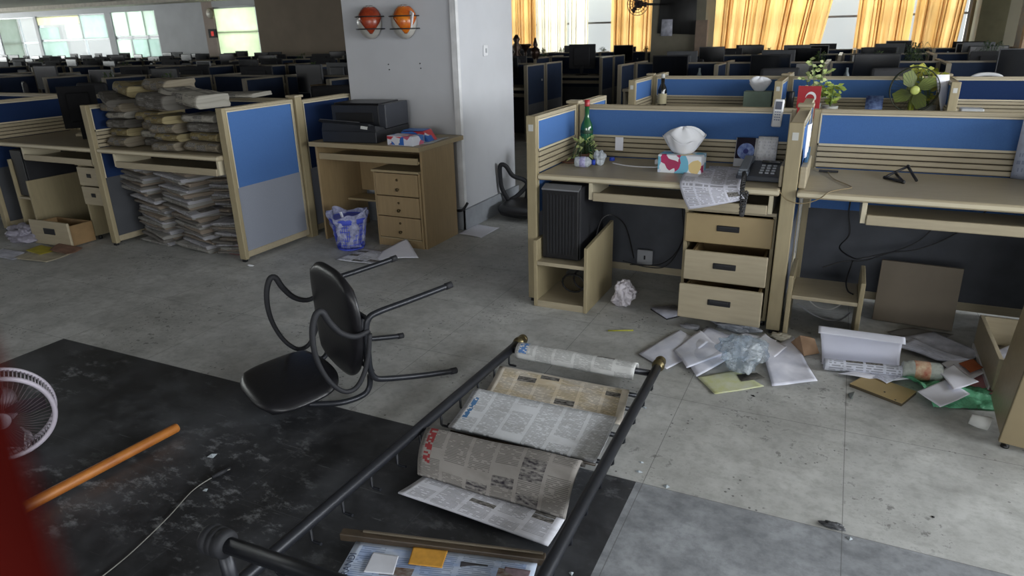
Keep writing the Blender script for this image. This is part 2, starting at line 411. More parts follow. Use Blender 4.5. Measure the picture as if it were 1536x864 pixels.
# side walls: the lit right side has a long run of windows, as has the wall behind the photographer; far-left and rear-right openings are added for light
XR = 4.6
struct('wall_right', B((XR, -5, 0), (XR+.2, YB+.2, .9)), WALLP); struct('wall_right', B((XR, -5, 2.5), (XR+.2, YB+.2, ZC)), WALLP)
for y0, y1 in ((-5, -3.6), (-.9, -.6), (2.4, 2.7), (5.6, 6.2), (9.2, 11), (15.5, YB+.2)): struct('wall_right', B((XR, y0, .9), (XR+.2, y1, 2.5)), WALLP)
struct('wall_left', B((-34.2, -5, 0), (-34, 3, ZC)), WALLP); struct('wall_left', B((-34.2, 3, 0), (-34, YB+.2, .9)), WALLP); struct('wall_left', B((-34.2, 3, 2.6), (-34, YB+.2, ZC)), WALLP)  # unseen opening in the left wall, added to let fill light in
struct('wall_front', B((-34, -5.2, 0), (5.2, -5, .9)), WALLP); struct('wall_front', B((-34, -5.2, 2.5), (5.2, -5, ZC)), WALLP)
for x0, x1 in ((-34, -30), (-23, -22), (-15, -4.2), (-.9, -.6), (2.6, 5.2)): struct('wall_front', B((x0, -5.2, .9), (x1, -5, 2.5)), WALLP)
ALU = mat('grey_aluminium_frame', '#8f9193', .4, metal=.6, var=.04)
GL = None
def pane_mat(name, c, fac):
    m, t, b = nt(name); b.inputs['Roughness'].default_value = .08; b.inputs['Base Color'].default_value = lin(c)
    tr = N(t, 'ShaderNodeBsdfTransparent'); tr.inputs[0].default_value = lin(c)
    mx = N(t, 'ShaderNodeMixShader'); v = coord(t); L(t, ramp(t, nz(t, v, .7), [(.2, fac-.03), (.8, fac+.03)]), mx.inputs[0])
    L(t, b.outputs[0], mx.inputs[1]); L(t, tr.outputs[0], mx.inputs[2]); L(t, mx.outputs[0], t.nodes['Material Output'].inputs[0]); return m
CLEAR = pane_mat('clear_window_glass', '#f2f5f4', .93)
def blind_mat(name, c, trans=.55, stripes=0, c2=None):
    m, t, b = nt(name); v = coord(t)
    n = nz(t, v, 3.0); cc = mixc(t, ramp(t, n, [(.3, 0.0), (.7, 1.0)]), c2 or c, c)
    d = N(t, 'ShaderNodeBsdfDiffuse'); tl = N(t, 'ShaderNodeBsdfTranslucent'); mx = N(t, 'ShaderNodeMixShader')
    L(t, cc, d.inputs[0]); L(t, cc, tl.inputs[0]); mx.inputs[0].default_value = trans
    L(t, d.outputs[0], mx.inputs[1]); L(t, tl.outputs[0], mx.inputs[2]); L(t, mx.outputs[0], t.nodes['Material Output'].inputs[0]); return m
B_GREEN = blind_mat('pale_green_frosted_glass', '#d6dfda', .8, c2='#c6d3cc')
B_YEL = blind_mat('yellow_backlit_blind', '#f3f0dc', .8, c2='#ece8cc')
B_MINT = blind_mat('mint_frosted_glass', '#e4eae2', .8, c2='#d8e1d6')
wn_ = [0]
def window(x0, x1, z0, z1, vs=(), hs=(), panes=(), y=YB, depth=.07, fw=.05):
    wn_[0] += 1; t = bpy.data.objects.new('window_%d' % wn_[0], None); COL.objects.link(t); t.location = ((x0+x1)/2, y, z0); t['_b'] = tuple(t.location); t['kind'] = 'structure'
    f = MB(); yy = y + .05
    f.box((x0, yy, z0), (x0+fw, yy+depth, z1)); f.box((x1-fw, yy, z0), (x1, yy+depth, z1)); f.box((x0+fw, yy, z0), (x1-fw, yy+depth, z0+fw)); f.box((x0+fw, yy, z1-fw), (x1-fw, yy+depth, z1))
    for v in vs: f.box((v-.03, yy, z0+fw), (v+.03, yy+depth, z1-fw))
    for h in hs: f.box((x0+fw, yy+.005, h-.022), (x1-fw, yy+depth-.005, h+.022))
    f.build('frame', ALU, t)
    B((x0+fw, yy+.03, z0+fw), (x1-fw, yy+.034, z1-fw)).build('glass', CLEAR, t)
    for (a, b_, c, d, m, nm) in panes: B((a, y+.02, c), (b_, y+.03, d)).build(nm, m, t)
    return t
window(-29.9, -27.6, SILL, 2.5, vs=(-28.6,), hs=(1.6,), panes=((-29.85, -28.65, SILL+.05, 2.45, B_MINT, 'frosted_panel'),))
wA = window(-27.45, -23.6, SILL, 2.5, vs=(-25.0,), hs=(1.66,), panes=((-27.4, -26.0, SILL+.05, 1.62, B_GREEN, 'frosted_panel'), (-27.4, -26.3, 1.7, 2.1, B_GREEN, 'frosted_panel'), (-27.4, -25.05, 2.2, 2.48, B_YEL, 'blind'), (-24.95, -23.65, 1.7, 2.45, B_GREEN, 'frosted_panel'), (-25.9, -25.05, 1.68, 2.18, B_MINT, 'frosted_panel')))
window(-23.3, -21.1, SILL, 2.6, vs=(-22.5, -21.7), hs=(1.68,), panes=((-23.25, -22.55, SILL+.05, 1.62, B_MINT, 'frosted_panel'), (-22.45, -21.15, SILL+.05, 1.62, B_GREEN, 'frosted_panel'), (-23.25, -21.15, 1.74, 2.55, B_MINT, 'frosted_panel')))
window(-18.45, -16.65, SILL, 2.5, hs=(1.75,), panes=((-18.4, -16.7, SILL+.05, 2.45, blind_mat('lime_backlit_blind', '#e2e6d2', .8, c2='#d5dcc4'), 'blind'),))
window(-8.6, -4.0, SILL, 2.74, vs=(-7.2, -6.35, -5.1), hs=(1.7,))
window(-3.1, 2.0, SILL, 2.74, vs=(-1.9, -.75, .45, 1.2), hs=(1.68,))
for i, (y0, y1) in enumerate(((-3.6, -.9), (-.6, 2.4), (2.7, 5.6), (6.2, 9.2), (11, 15.5))):  # last window is unseen, added to brighten the rear right
    wn_[0] += 1; t = bpy.data.objects.new('window_%d' % wn_[0], None); COL.objects.link(t); t.location = (XR, (y0+y1)/2, .9); t['_b'] = tuple(t.location); t['kind'] = 'structure'
    f = MB(); 
    for a, b_ in ((y0, y0+.06), (y1-.06, y1), ((y0+y1)/2-.03, (y0+y1)/2+.03)): f.box((XR+.06, a, .9), (XR+.13, b_, 2.5))
    f.box((XR+.06, y0, .9), (XR+.13, y1, .96)); f.box((XR+.06, y0, 2.44), (XR+.13, y1, 2.5)); f.build('frame', ALU, t)
for i, (x0, x1) in enumerate(((-4.2, -.9), (-.6, 2.6), (-30, -23), (-22, -15))):  # last two windows are unseen, added to brighten the left area
    wn_[0] += 1; t = bpy.data.objects.new('window_%d' % wn_[0], None); COL.objects.link(t); t.location = ((x0+x1)/2, -5, .9); t['_b'] = tuple(t.location); t['kind'] = 'structure'
    f = MB()
    for a, b_ in ((x0, x0+.06), (x1-.06, x1), ((x0+x1)/2-.03, (x0+x1)/2+.03)): f.box((a, -5.15, .9), (b_, -5.08, 2.5))
    f.box((x0, -5.15, .9), (x1, -5.08, .96)); f.box((x0, -5.15, 2.44), (x1, -5.08, 2.5)); f.build('frame', ALU, t)
# columns
col = MB(); col.box((-3.735, 4.74, 0), (-2.70, 5.73, ZC)); struct('pillar_near', col, WALLP, .006)
struct('baseboard_pillar', MB().box((-3.75, 4.715, 0), (-2.675, 4.74, .17)).box((-2.70, 4.715, 0), (-2.672, 5.745, .17)), mat('blue_grey_baseboard_paint', '#a2a7ae', .6), .004)
struct('trim_pillar', MB().box((-2.735, 4.722, .19), (-2.70, 4.742, ZC)).box((-2.702, 4.722, .19), (-2.682, 4.76, ZC)), mat('white_corner_trim', '#e3e4e6', .4), .003)
struct('pillar_far', B((-3.66, 14.2, 0), (-2.62, 15.2, ZC)), mat('dark_grey_pillar_paint', '#7b7768', .7, var=.06), .006)
cr = MB(); cr.box((2.55, 14.4, 0), (3.6, 15.4, ZC)); struct('pillar_right', cr, mat('blue_grey_pillar_paint', '#8d949b', .7), .006)
struct('trim_pillar_right', B((2.49, 14.36, 0), (2.56, 14.56, ZC)), mat('bare_patchy_render', '#b79c82', .9, var=.3, scale=9, c2='#7d6a58'))
struct('wall_niche', B((2.05, 16.2, 0), (2.5, 16.98, ZC)), mat('olive_niche_wall', '#777358', .8, var=.08))
# ---------------------------------------------------------------- light
W = bpy.data.worlds.new('overcast_sky'); S.world = W; W.use_nodes = True
bg = W.node_tree.nodes['Background']; sky = W.node_tree.nodes.new('ShaderNodeTexSky'); sky.sky_type = 'NISHITA'
sky.sun_disc = False; sky.sun_elevation = math.radians(48); sky.sun_rotation = math.radians(150); sky.air_density = 1.2; sky.dust_density = 4.0
mx = W.node_tree.nodes.new('ShaderNodeMix'); mx.data_type = 'RGBA'; mx.inputs[0].default_value = .82
W.node_tree.links.new(sky.outputs[0], mx.inputs[6]); mx.inputs[7].default_value = (1.0, 1.02, 1.06, 1)
W.node_tree.links.new(mx.outputs[2], bg.inputs[0]); bg.inputs[1].default_value = WORLD
def area(name, loc, rot, sx, sy, e, c):
    d = bpy.data.lights.new(name, 'AREA'); d.shape = 'RECTANGLE'; d.size = sx; d.size_y = sy; d.energy = e; d.color = c
    o = bpy.data.objects.new(name, d); COL.objects.link(o); o.location = loc; o.rotation_euler = rot; return o
# daylight standing in the window openings of the right-hand wall, behind the camera and behind the curtains
for i, (y0, y1) in enumerate(((-3.6, -.9), (-.6, 2.4), (2.7, 5.6), (6.2, 9.2), (11, 15.5))):  # last light is added fill for the dark back right
    area('daylight_fill_right', (XR+.3, (y0+y1)/2, 1.75), (0, PI/2, 0), 1.5, y1-y0, E_RIGHT[i], (.93, .97, 1.0))
for (x0, x1, e) in ((-4.2, -.9, E_FRONT), (-.6, 2.6, E_FRONTR)): area('daylight_fill_front', ((x0+x1)/2, -5.3, 1.75), (PI/2, 0, 0), x1-x0, 1.5, e, (.95, .98, 1.0))
for (x0, x1) in ((-30, -23), (-22, -15)): area('daylight_fill_front', ((x0+x1)/2, -5.3, 1.75), (PI/2, 0, 0), x1-x0, 1.5, E_FILL_FL, (.95, .98, 1.0))  # added fill lights at unseen windows, brightening the left area
area('added_fill_left', (-34.3, 10, 1.75), (0, -PI/2, 0), 1.6, 13, E_FILL_LEFT, (.95, 1.0, .98))  # added fill light at an unseen opening, for the far left wall
for (x0, x1, e) in ((-8.6, -4.0, E_BACK*.9), (-3.1, 2.0, E_BACK), (-27.4, -21.1, E_BACKL), (-18.4, -16.7, E_BACKL*.4)):
    area('daylight_back', ((x0+x1)/2, YB+1.2, 1.9), (-PI/2, 0, 0), x1-x0, 1.8, e, (1.0, .97, .9) if x0 > -10 else (.93, .99, 1.0))
# ---------------------------------------------------------------- curtains
def curtain_mat(name, c, c2, trans):
    m, t, b = nt(name); v = coord(t, 'Object', (6, 6, .3)); n = nz(t, v, 2.0)
    cc = mixc(t, ramp(t, n, [(.3, 0.0), (.7, 1.0)]), c2, c)
    d = N(t, 'ShaderNodeBsdfDiffuse'); tl = N(t, 'ShaderNodeBsdfTranslucent'); mx = N(t, 'ShaderNodeMixShader')
    L(t, cc, d.inputs[0]); L(t, cc, tl.inputs[0]); mx.inputs[0].default_value = trans
    L(t, d.outputs[0], mx.inputs[1]); L(t, tl.outputs[0], mx.inputs[2]); L(t, mx.outputs[0], t.nodes['Material Output'].inputs[0]); return m
GOLD = curtain_mat('golden_curtain_cloth', '#e9c78c', '#d0a462', .62)
SHEER = curtain_mat('cream_sheer_cloth', '#eeeade', '#dfd8c6', .7)
def curtain(x0, x1, label, m, folds, lean=0.0, amp=.075, y=YB-.14, seed=0, x1b=None, x0b=None):
    rnd = random.Random(seed); ph = [rnd.uniform(0, 6) for _ in range(4)]
    xb0 = x0 if x0b is None else x0b; xb1 = x1 if x1b is None else x1b
    def f(a, b_):
        xx0 = x0*b_ + xb0*(1-b_); xx1 = x1*b_ + xb1*(1-b_)
        aa = a + .012*math.sin(a*folds*2.1+ph[0])
        aa += .25/folds*math.sin(a*folds*.9*PI+ph[3])
        s = math.sin(aa*folds*2*PI + ph[1] + .5*math.sin(b_*2+ph[2])); s2 = math.sin(aa*folds*4.3*PI + ph[2])
        return (xx0 + (xx1-xx0)*(a + .15/folds*math.sin(2*(aa*folds*2*PI + ph[1]))), y - amp*(.7*s + .3*s2)*(1.15-.4*b_), .62 + (2.72-.62)*b_)
    o = sheet('curtain', f, int(folds*26), 6, m, thick=0, base=((x0+x1)/2, y, .62)); tag(o, label, 'curtain', 'window curtains'); return o
curtain(-8.55, -7.3, 'tightly pleated golden curtain beside the pillar, leftmost of the curtains', GOLD, 9, seed=1)
curtain(-7.25, -6.45, 'pale sheer curtain with leaning pleats next to the open window gap', SHEER, 9, seed=2, amp=.04)
curtain(-6.4, -5.9, 'narrow cream sheer curtain hanging in the bright window gap', SHEER, 3, seed=8, amp=.03)
curtain(-5.32, -4.05, 'golden curtain hanging behind the wall fan, beside the dark pillar', GOLD, 8, seed=3)
curtain(-3.0, -.42, 'wide golden curtain between the dark pillar and the bright gap', GOLD, 13, seed=4, x1b=-.75)
curtain(-.03, .98, 'golden curtain with a broad shaded fold beside the bright gap', GOLD, 6, seed=5)
curtain(1.04, 1.93, 'golden curtain with slanting pleats next to the olive wall', GOLD, 7, seed=6, x1b=1.82)
# ---------------------------------------------------------------- cubicles
H = 1.077; DZ = .765
STICK = mat('pale_sticker', '#c9cac6', .6); STICKD = mat('grey_sticker_print', '#77797c', .6)
def divider(axis, a, b_, c, label, slats=(1, -1), zt=H, blue=BLUE, low=GREYF, mid=.535, post=True, tk=.05, group=None, name='cubicle_divider', sticker=False, postz=None, slatz=(.768, .885)):
    """a free-standing office screen between a and b_ along one axis, centred on c across it"""
    def P(s0, s1, t0, t1, z0, z1): return ((s0, c+t0, z0), (s1, c+t1, z1)) if axis == 'x' else ((c+t0, s0, z0), (c+t1, s1, z1))
    base = ((a+b_)/2, c, 0) if axis == 'x' else (c, (a+b_)/2, 0)
    t = thing(name, base, label, 'office divider', group); h = tk/2
    fr = MB(); pw = .035
    fr.box(*P(a+pw, b_-.022, -h, h, zt-.02, zt)); fr.box(*P(b_-.022, b_, -h, h, .03, zt)); fr.box(*P(a+pw, b_-.022, -h, h, .03, .075))
    fr.build('frame', LAM, t, .003)
    if post:
        B(*P(a, a+pw, -h-.004, h+.004, .02, (postz or zt)+.002)).build('end_post', LAMV, t, .004)
        MB().add([], []); B(*P(a+.004, a+pw-.006, -h*.6, h*.6, 0, .02)).build('foot', BLACK, t)
    else: B(*P(a, a+pw, -h, h, .03, zt)).build('end_post', LAMV, t, .003)
    e = MB()   # thin pale beads round the fabric
    for sg in (1, -1):
        t0, t1 = (h, h+.004) if sg > 0 else (-h-.004, -h)
        for z0, z1 in ((zt-.028, zt-.02), (.885, .897)) if sg in slats else ((zt-.028, zt-.02),): e.box(*P(a+pw, b_-.022, t0, t1, z0, z1))
        e.box(*P(a+pw, a+pw+.008, t0, t1, mid, zt-.028)); e.box(*P(b_-.030, b_-.022, t0, t1, mid, zt-.028))
    e.build('edge_bead', EDGE, t)
    B(*P(a+pw, b_-.022, -h+.004, h-.004, mid, zt-.02)).build('upper_fabric_panel', blue, t)
    B(*P(a+pw, b_-.022, -h+.004, h-.004, .075, mid)).build('lower_fabric_panel', low, t)
    for sg in slats:
        s = MB()
        for k in range(4):
            z0 = slatz[0] + k*(slatz[1]-slatz[0])/4
            t0, t1 = (h-.004, h+.012) if sg > 0 else (-h-.012, -h+.004)
            s.box(*P(a+pw+.003, b_-.025, t0, t1, z0+.002, z0+(slatz[1]-slatz[0])/4-.004))
        q = s.build('slat_panel', LAM, t, .003)
        t0, t1 = (h-.002, h+.004) if sg > 0 else (-h-.004, -h+.002)
        B(*P(a+pw+.002, b_-.024, t0, t1, slatz[0]-.002, slatz[1]-.001)).build('slat_backing', mat('dark_slat_gap', '#3a3226', .8), t)
    if sticker:
        k = MB(); k2 = MB()
        if axis == 'y':
            k.box((c-.014, a-.0015, .998), (c+.014, a, 1.034)); k2.box((c-.008, a-.0025, 1.006), (c+.008, a-.0015, 1.026))
        s_ = k.build('sticker', STICK, t); k2.build('sticker_print', STICKD, s_)
    return t
def desk_top(x0, x1, y0, y1, label, z=DZ, m=LAM, tray=None, name='worktop', group=None, th=.036, front=-1):
    """front=-1: the edge one sits at faces -y"""
    t = thing(name, ((x0+x1)/2, (y0+y1)/2, z), label, 'desk top', group)
    B((x0, y0, z-th), (x1, y1, z)).build('board', m, t, .012, 3)
    fy = y0 if front < 0 else y1; s = 1 if front < 0 else -1
    B((x0+.004, fy-.001*s, z-.026), (x1-.004, fy+.002*s, z-.010)).build('edge_strip', EDGE, t)
    if tray:
        tx0, tx1, ty = tray
        for q in (tx0, tx1-.022): B((q, fy+ty*s, z-.137), (q+.022, fy+(ty+.3)*s, z-th)).build('tray_bracket', EDGE, t, .002)
        b2 = MB().box((tx0+.024, fy+(ty-.008)*s, z-.142), (tx1-.024, fy+(ty+.014)*s, z-.094)); b2.build('tray_front', LAM, t, .005)
        B((tx0+.024, fy+(ty+.014)*s, z-.135), (tx1-.024, fy+(ty+.33)*s, z-.120)).build('keyboard_tray', LAM, t)
    return t
def board(label, mb, m, name='board', cat='board', bevel=.002, base=(0,0,0)):
    o = mb.build(name, m, None, bevel, base=base); return tag(o, label, cat)
# --- row A, the pair of cubicles facing the camera
YA = 4.175
divider('y', 3.475, YA-.05, -1.538, 'cubicle divider at the open end of the tower computer desk, green bottle in its corner', slats=(1,), sticker=True)
divider('y', 3.515, YA-.05, -.195, 'tall central cubicle divider between the two front desks, paper tucked beside it', slats=(), sticker=True, tk=.06)
divider('x', -1.500, -.240, YA, 'blue back divider behind the tissue box and telephone', slats=(-1,), post=False, low=mat('shade_darkened_fabric', '#4c4f56', .9))  # lower fabric colour darkened to carry the shade under the desk
divider('x', -.150, 1.14, YA, 'blue back divider behind the bare desk with the black bracket', slats=(-1,), post=False, low=mat('shade_darkened_fabric', '#4c4f56', .9))  # same shade-darkened lower fabric
divider('y', 3.5, YA-.05, 1.175, 'cubicle divider at the far end of the bare front desk', slats=(-1,))
divider('y', YA+.05, 4.80, -1.56, 'short blue divider continuing behind the green bottle towards the next row', slats=(1,), post=False)
divider('y', YA+.05, 4.80, -.205, 'short divider hidden behind the central post and its cap', slats=(1, -1), post=False)
def corner_post(x, y, label, z=1.105, w=.055, group=None):
    t = thing('divider_post', (x, y, 0), label, 'divider post', group)
    B((x-w/2, y-w/2, .0), (x+w/2, y+w/2, z-.018)).build('post', LAMV, t, .003)
    B((x-w/2-.012, y-w/2-.012, z-.018), (x+w/2+.012, y+w/2+.012, z)).build('cap', LAM, t, .005)
    return t
corner_post(-1.545, YA, 'capped divider post in the corner by the green bottle', 1.10, .06)
corner_post(-.195, YA, 'capped divider post under the red card behind the central divider', 1.105, .06)
desk_top(-1.508, -.234, 3.488, 4.137, 'beige cubicle desk top carrying the tissue box, newspaper and telephone', tray=(.29, 1.235, .055) and (-1.222, -.262, .05))
desk_top(-.158, 1.145, 3.485, 4.137, 'beige cubicle desk top, almost bare with a black bracket lying on it', tray=(.13, 1.0, .02))
desk_top(-1.52, -.24, 4.215, 4.80, 'desk top on the far side of the blue divider behind the tissue box', front=1)
desk_top(-.16, 1.145, 4.215, 4.80, 'desk top on the far side of the blue divider behind the black bracket', front=1)
# computer stand under the first desk
t = thing('computer_stand', (-1.35, 3.64, 0), 'open wooden computer stand carrying the black tower under the desk', 'computer stand')
B((-1.505, 3.41, 0), (-1.482, 3.88, .40)).build('side_panel', LAMV, t, .003)
pr_ = MB(); pr_.add([(-1.198, 3.405, 0), (-1.178, 3.405, 0), (-1.178, 3.88, 0), (-1.198, 3.88, 0), (-1.198, 3.405, .385), (-1.178, 3.405, .385), (-1.178, 3.88, .43), (-1.198, 3.88, .43)], [(0,3,2,1),(4,5,6,7),(0,1,5,4),(1,2,6,5),(2,3,7,6),(3,0,4,7)])
pr_.build('side_panel', LAMV, t, .003)
B((-1.482, 3.41, .255), (-1.198, 3.88, .277)).build('shelf', LAM, t, .002); B((-1.482, 3.41, .0), (-1.198, 3.88, .04)).build('base_board', LAM, t, .002)
t = thing('computer_tower', (-1.365, 3.68, .277), 'black computer tower standing on the open wooden stand under the desk', 'computer')
B((-1.478, 3.49, .281), (-1.25, 3.90, .70)).build('case', BLACKM, t, .008)
mb = MB(); mb.M = None
mb.box((-1.474, 3.468, .285), (-1.254, 3.49, .69)); mb.build('front_panel', BLACK, t, .008)
g = MB()
for k in range(9): g.box((-1.44+k*.019, 3.463, .32), (-1.432+k*.019, 3.469, .66))
g.build('front_grille', BLACKM, t)
g = MB(); g.add([(-1.474, 3.466, .69), (-1.254, 3.466, .69), (-1.254, 3.52, .708), (-1.474, 3.52, .708), (-1.474, 3.466, .682), (-1.254, 3.466, .682)], [(0,1,2,3),(4,5,1,0),(4,0,3),(5,2,1)]); g.build('silver_top_trim', mat('silver_grey_plastic', '#8b8d92', .35, metal=.3), t)
o = MB().tube([(-1.33+.07*math.cos(a), 3.60, .10+.055*math.sin(a)) for a in [k*.4 for k in range(16)]], .006, 6).tube([(-1.29+.06*math.cos(a), 3.66, .11+.06*math.sin(a)) for a in [k*.4 for k in range(16)]], .006, 6).build('cable_coil', CABLE, None, base=(-1.33, 3.6, .04)); tag(o, 'coiled dark cable lying inside the open computer stand', 'cable')
# pedestal of drawers
HAND = mat('dark_drawer_pull', '#17171a', .35)
def front(parent, x0, x1, y, z0, z1, depth=.4, m=LAM, hw=.115, hh=.032, body=True):
    f = B((x0, y, z0), (x1, y+.02, z1)).build('drawer_front', m, parent, .005); f['_b'] = parent['_b']
    cx, cz = (x0+x1)/2, z0+(z1-z0)*.56
    MB().box((cx-hw/2, y-.006, cz-hh/2), (cx+hw/2, y+.002, cz+hh/2)).build('handle', HAND, f, .004)
    MB().box((cx-hw/2+.012, y-.010, cz+.002), (cx+hw/2-.012, y-.005, cz+hh/2-.003)).build('handle_lip', BLACKM, f, .002)
    if body:
        q = MB(); q.box((x0+.02, y+.02, z0+.01), (x0+.032, y+depth, z1-.03)); q.box((x1-.032, y+.02, z0+.01), (x1-.02, y+depth, z1-.03)); q.box((x0+.032, y+.02, z0+.01), (x1-.032, y+depth, z0+.018)); q.box((x0+.032, y+depth-.012, z0+.018), (x1-.032, y+depth, z1-.03))
        q.build('drawer_box', mat('drawer_inner_board', '#8d7650', .6), f)
    return f
t = thing('drawer_pedestal', (-.46, 3.83, 0), 'three-drawer wooden pedestal with two drawers pulled out under the telephone desk', 'drawer unit')
pm = MB(); pm.box((-.70, 3.60, .03), (-.682, 4.09, .60)); pm.box((-.258, 3.60, .03), (-.24, 4.09, .60)); pm.box((-.682, 4.075, .03), (-.258, 4.09, .60)); pm.box((-.682, 3.60, .03), (-.258, 4.075, .045)); pm.build('carcass', LAMV, t, .002)
B((-.70, 3.585, .602), (-.24, 4.09, .622)).build('top_panel', LAM, t, .003)
front(t, -.690, -.250, 3.575, .435, .592, .40, mat('shade_dimmed_laminate', '#a08d68', .5, var=.07, scale=5)); front(t, -.662, -.250, 3.455, .265, .425, .40); front(t, -.665, -.250, 3.385, .075, .262, .40)  # top drawer front: laminate colour darkened for the dimness under the desk
for q in ((-.68, 3.62), (-.26, 3.62), (-.68, 4.07), (-.26, 4.07)): MB().lathe([(.016, 0), (.016, .03)], (q[0], q[1], 0), 12).build('castor', BLACK, t)
# open stand under the second desk
t = thing('computer_stand', (.03, 3.68, 0), 'empty wooden computer stand with a shelf under the bare desk', 'computer stand')
B((-.145, 3.49, 0), (-.123, 3.80, .335)).build('side_panel', LAMV, t, .004); B((.178, 3.50, 0), (.20, 3.80, .335)).build('side_panel', LAMV, t, .004)
B((-.123, 3.50, .212), (.178, 3.80, .232)).build('shelf', LAM, t, .003)
# wooden boards
mb = MB(); mb.obox((.465, 3.93, .165), (.37, .03, .33), (-.13, 0, -.06)); board('brown wooden board leaning against the dark panel under the bare desk', mb, mat('dim_brown_board', '#5d5345', .6, var=.08), 'wooden_board', 'board', base=(.465, 3.93, 0))
# a pulled-out drawer lying on the floor and the cabinet at the right edge
t = thing('loose_drawer', (.95, 3.5, .03), 'wooden drawer lying on the floor among papers at the far side of the green bag', 'drawer')
def dr(mb): mb.M = Matrix.Translation((.72, 3.20, .022)) @ Matrix.Rotation(.0, 4, 'Z')
mb = MB(); dr(mb); mb.box((0, 0, .0), (.018, .52, .15)); mb.build('side', LAM, t, .002)
mb = MB(); dr(mb); mb.box((.40, 0, .0), (.418, .52, .15)); mb.build('side', LAM, t, .002)
mb = MB(); dr(mb); mb.box((.018, 0, .0), (.40, .016, .15)); mb.build('front', LAM, t, .002)
mb = MB(); dr(mb); mb.box((.018, .504, .0), (.40, .52, .15)); mb.build('back', LAM, t, .002)
mb = MB(); dr(mb); mb.box((.018, .016, .005), (.40, .504, .012)); mb.build('bottom', mat('drawer_bottom_board', '#6f665a', .7), t)
mb = MB(); mb.M = Matrix.Translation((.72, 3.20, .022)); mb.box((-.008, .03, -.014), (-.001, .50, .006)); mb.build('runner', WHITE, t)
t = thing('wooden_cabinet', (.95, 2.9, 0), 'brown wooden cabinet side cut off by the edge of the photo, beside the loose drawer', 'cabinet')
mb = MB(); mb.M = Matrix.Translation((.675, 2.74, 0)) @ Matrix.Rotation(-.05, 4, 'Z') @ Matrix.Rotation(.075, 4, 'Y'); mb.box((0, 0, .03), (.5, .02, .66)); mb.build('side_panel', mat('olive_brown_board', '#85775a', .6, var=.08, scale=5), t, .003)
mb = MB(); mb.M = Matrix.Translation((.675, 2.74, 0)) @ Matrix.Rotation(-.05, 4, 'Z') @ Matrix.Rotation(.075, 4, 'Y'); mb.box((.006, .02, .04), (.022, .36, .65)); mb.box((.48, .02, .04), (.496, .36, .65)); mb.box((.022, .02, .63), (.48, .36, .65)); mb.build('carcass', DESKT, t, .002)
mb = MB(); mb.M = Matrix.Translation((.675, 2.74, 0)) @ Matrix.Rotation(-.05, 4, 'Z') @ Matrix.Rotation(.075, 4, 'Y'); mb.lathe([(.014, 0), (.014, .012)], (.03, .03, 0), 10); mb.lathe([(.014, 0), (.014, .012)], (.46, .03, 0), 10); mb.build('foot', BLACK, t)
# --- row L, on the other side of the aisle
YL = 4.13
divider('y', 3.395, YL-.05, -3.78, 'large blue and grey divider closing the newspaper cubicle towards the aisle', slats=(-1,), tk=.05)
corner_post(-3.78, YL, 'capped divider post between the two blue and grey panels beside the printer desk', 1.105, .07)
divider('y', YL+.04, 4.80, -3.80, 'blue and grey divider half hidden behind the printer desk', slats=(-1,), zt=1.062, post=False, blue=BLUE_SHADED)
divider('y', 3.335, YL-.05, -5.09, 'cubicle divider between the newspaper piles and the opened drawers', slats=(1, -1), blue=BLUE_SHADED, low=DGREY, sticker=False)
divider('y', 3.30, YL-.05, -6.45, 'dark cubicle divider at the frame edge behind the black monitor', slats=(1, -1), blue=BLUE_SHADED, low=DGREY)
divider('x', -5.05, -3.82, YL, 'back divider hidden behind the stacked newspapers', slats=(-1, 1), post=False, blue=BLUE_SHADED, low=DGREY)
divider('x', -6.41, -5.13, YL, 'back divider behind the black monitor', slats=(-1, 1), post=False, blue=BLUE_SHADED, low=DGREY)
divider('x', -7.80, -6.49, YL, 'back divider of the cubicle cut off by the frame edge', slats=(-1, 1), post=False, blue=BLUE_SHADED, low=DGREY)
corner_post(-5.10, YL, 'capped divider post behind the newspaper stack', 1.10, .06)
corner_post(-6.45, YL, 'capped pale divider post rising beside the black monitor', 1.12, .07)
desk_top(-5.06, -3.812, 3.345, 4.095, 'dark-shaded desk top carrying the stacked newspapers', tray=(-4.93, -3.84, .03))
desk_top(-6.42, -5.118, 3.335, 4.095, 'desk top with the black monitor, above the opened drawers', tray=(-6.04, -5.15, .03))
desk_top(-7.75, -6.48, 3.33, 4.095, 'desk top cut off by the frame edge beyond the black monitor')
# pedestal with cabinet, opened drawer on the floor
t = thing('drawer_pedestal', (-5.26, 3.65, 0), 'small wooden drawer unit with its lowest drawer missing, beside the newspaper cubicle', 'drawer unit')
pm = MB(); pm.box((-5.415, 3.40, .03), (-5.40, 3.88, .61)); pm.box((-5.15, 3.40, .03), (-5.135, 3.88, .61)); pm.box((-5.40, 3.865, .03), (-5.15, 3.88, .61)); pm.build('carcass', LAMV, t, .002)
B((-5.425, 3.385, .612), (-5.13, 3.88, .632)).build('top_panel', LAM, t, .003)
front(t, -5.41, -5.14, 3.38, .455, .60, .38, hw=.05); front(t, -5.405, -5.14, 3.38, .30, .445, .38, hw=.05)
for q in ((-5.39, 3.43), (-5.16, 3.43), (-5.39, 3.85), (-5.16, 3.85)): MB().lathe([(.015, 0), (.015, .03)], (q[0], q[1], 0), 10).build('castor', BLACK, t)
t = thing('loose_drawer', (-5.57, 3.3, 0), 'wooden drawer with a dark pull lying on the floor below the monitor desk', 'drawer')
mb = MB(); RM = Matrix.Translation((-5.80, 3.14, .0)) @ Matrix.Rotation(.03, 4, 'Z'); mb.M = RM; mb.box((0, 0, .005), (.46, .02, .20)); mb.build('drawer_front', LAM, t, .005)
mb = MB(); mb.M = RM; mb.box((.17, -.008, .095), (.30, .002, .145)); mb.build('handle', HAND, t, .004)
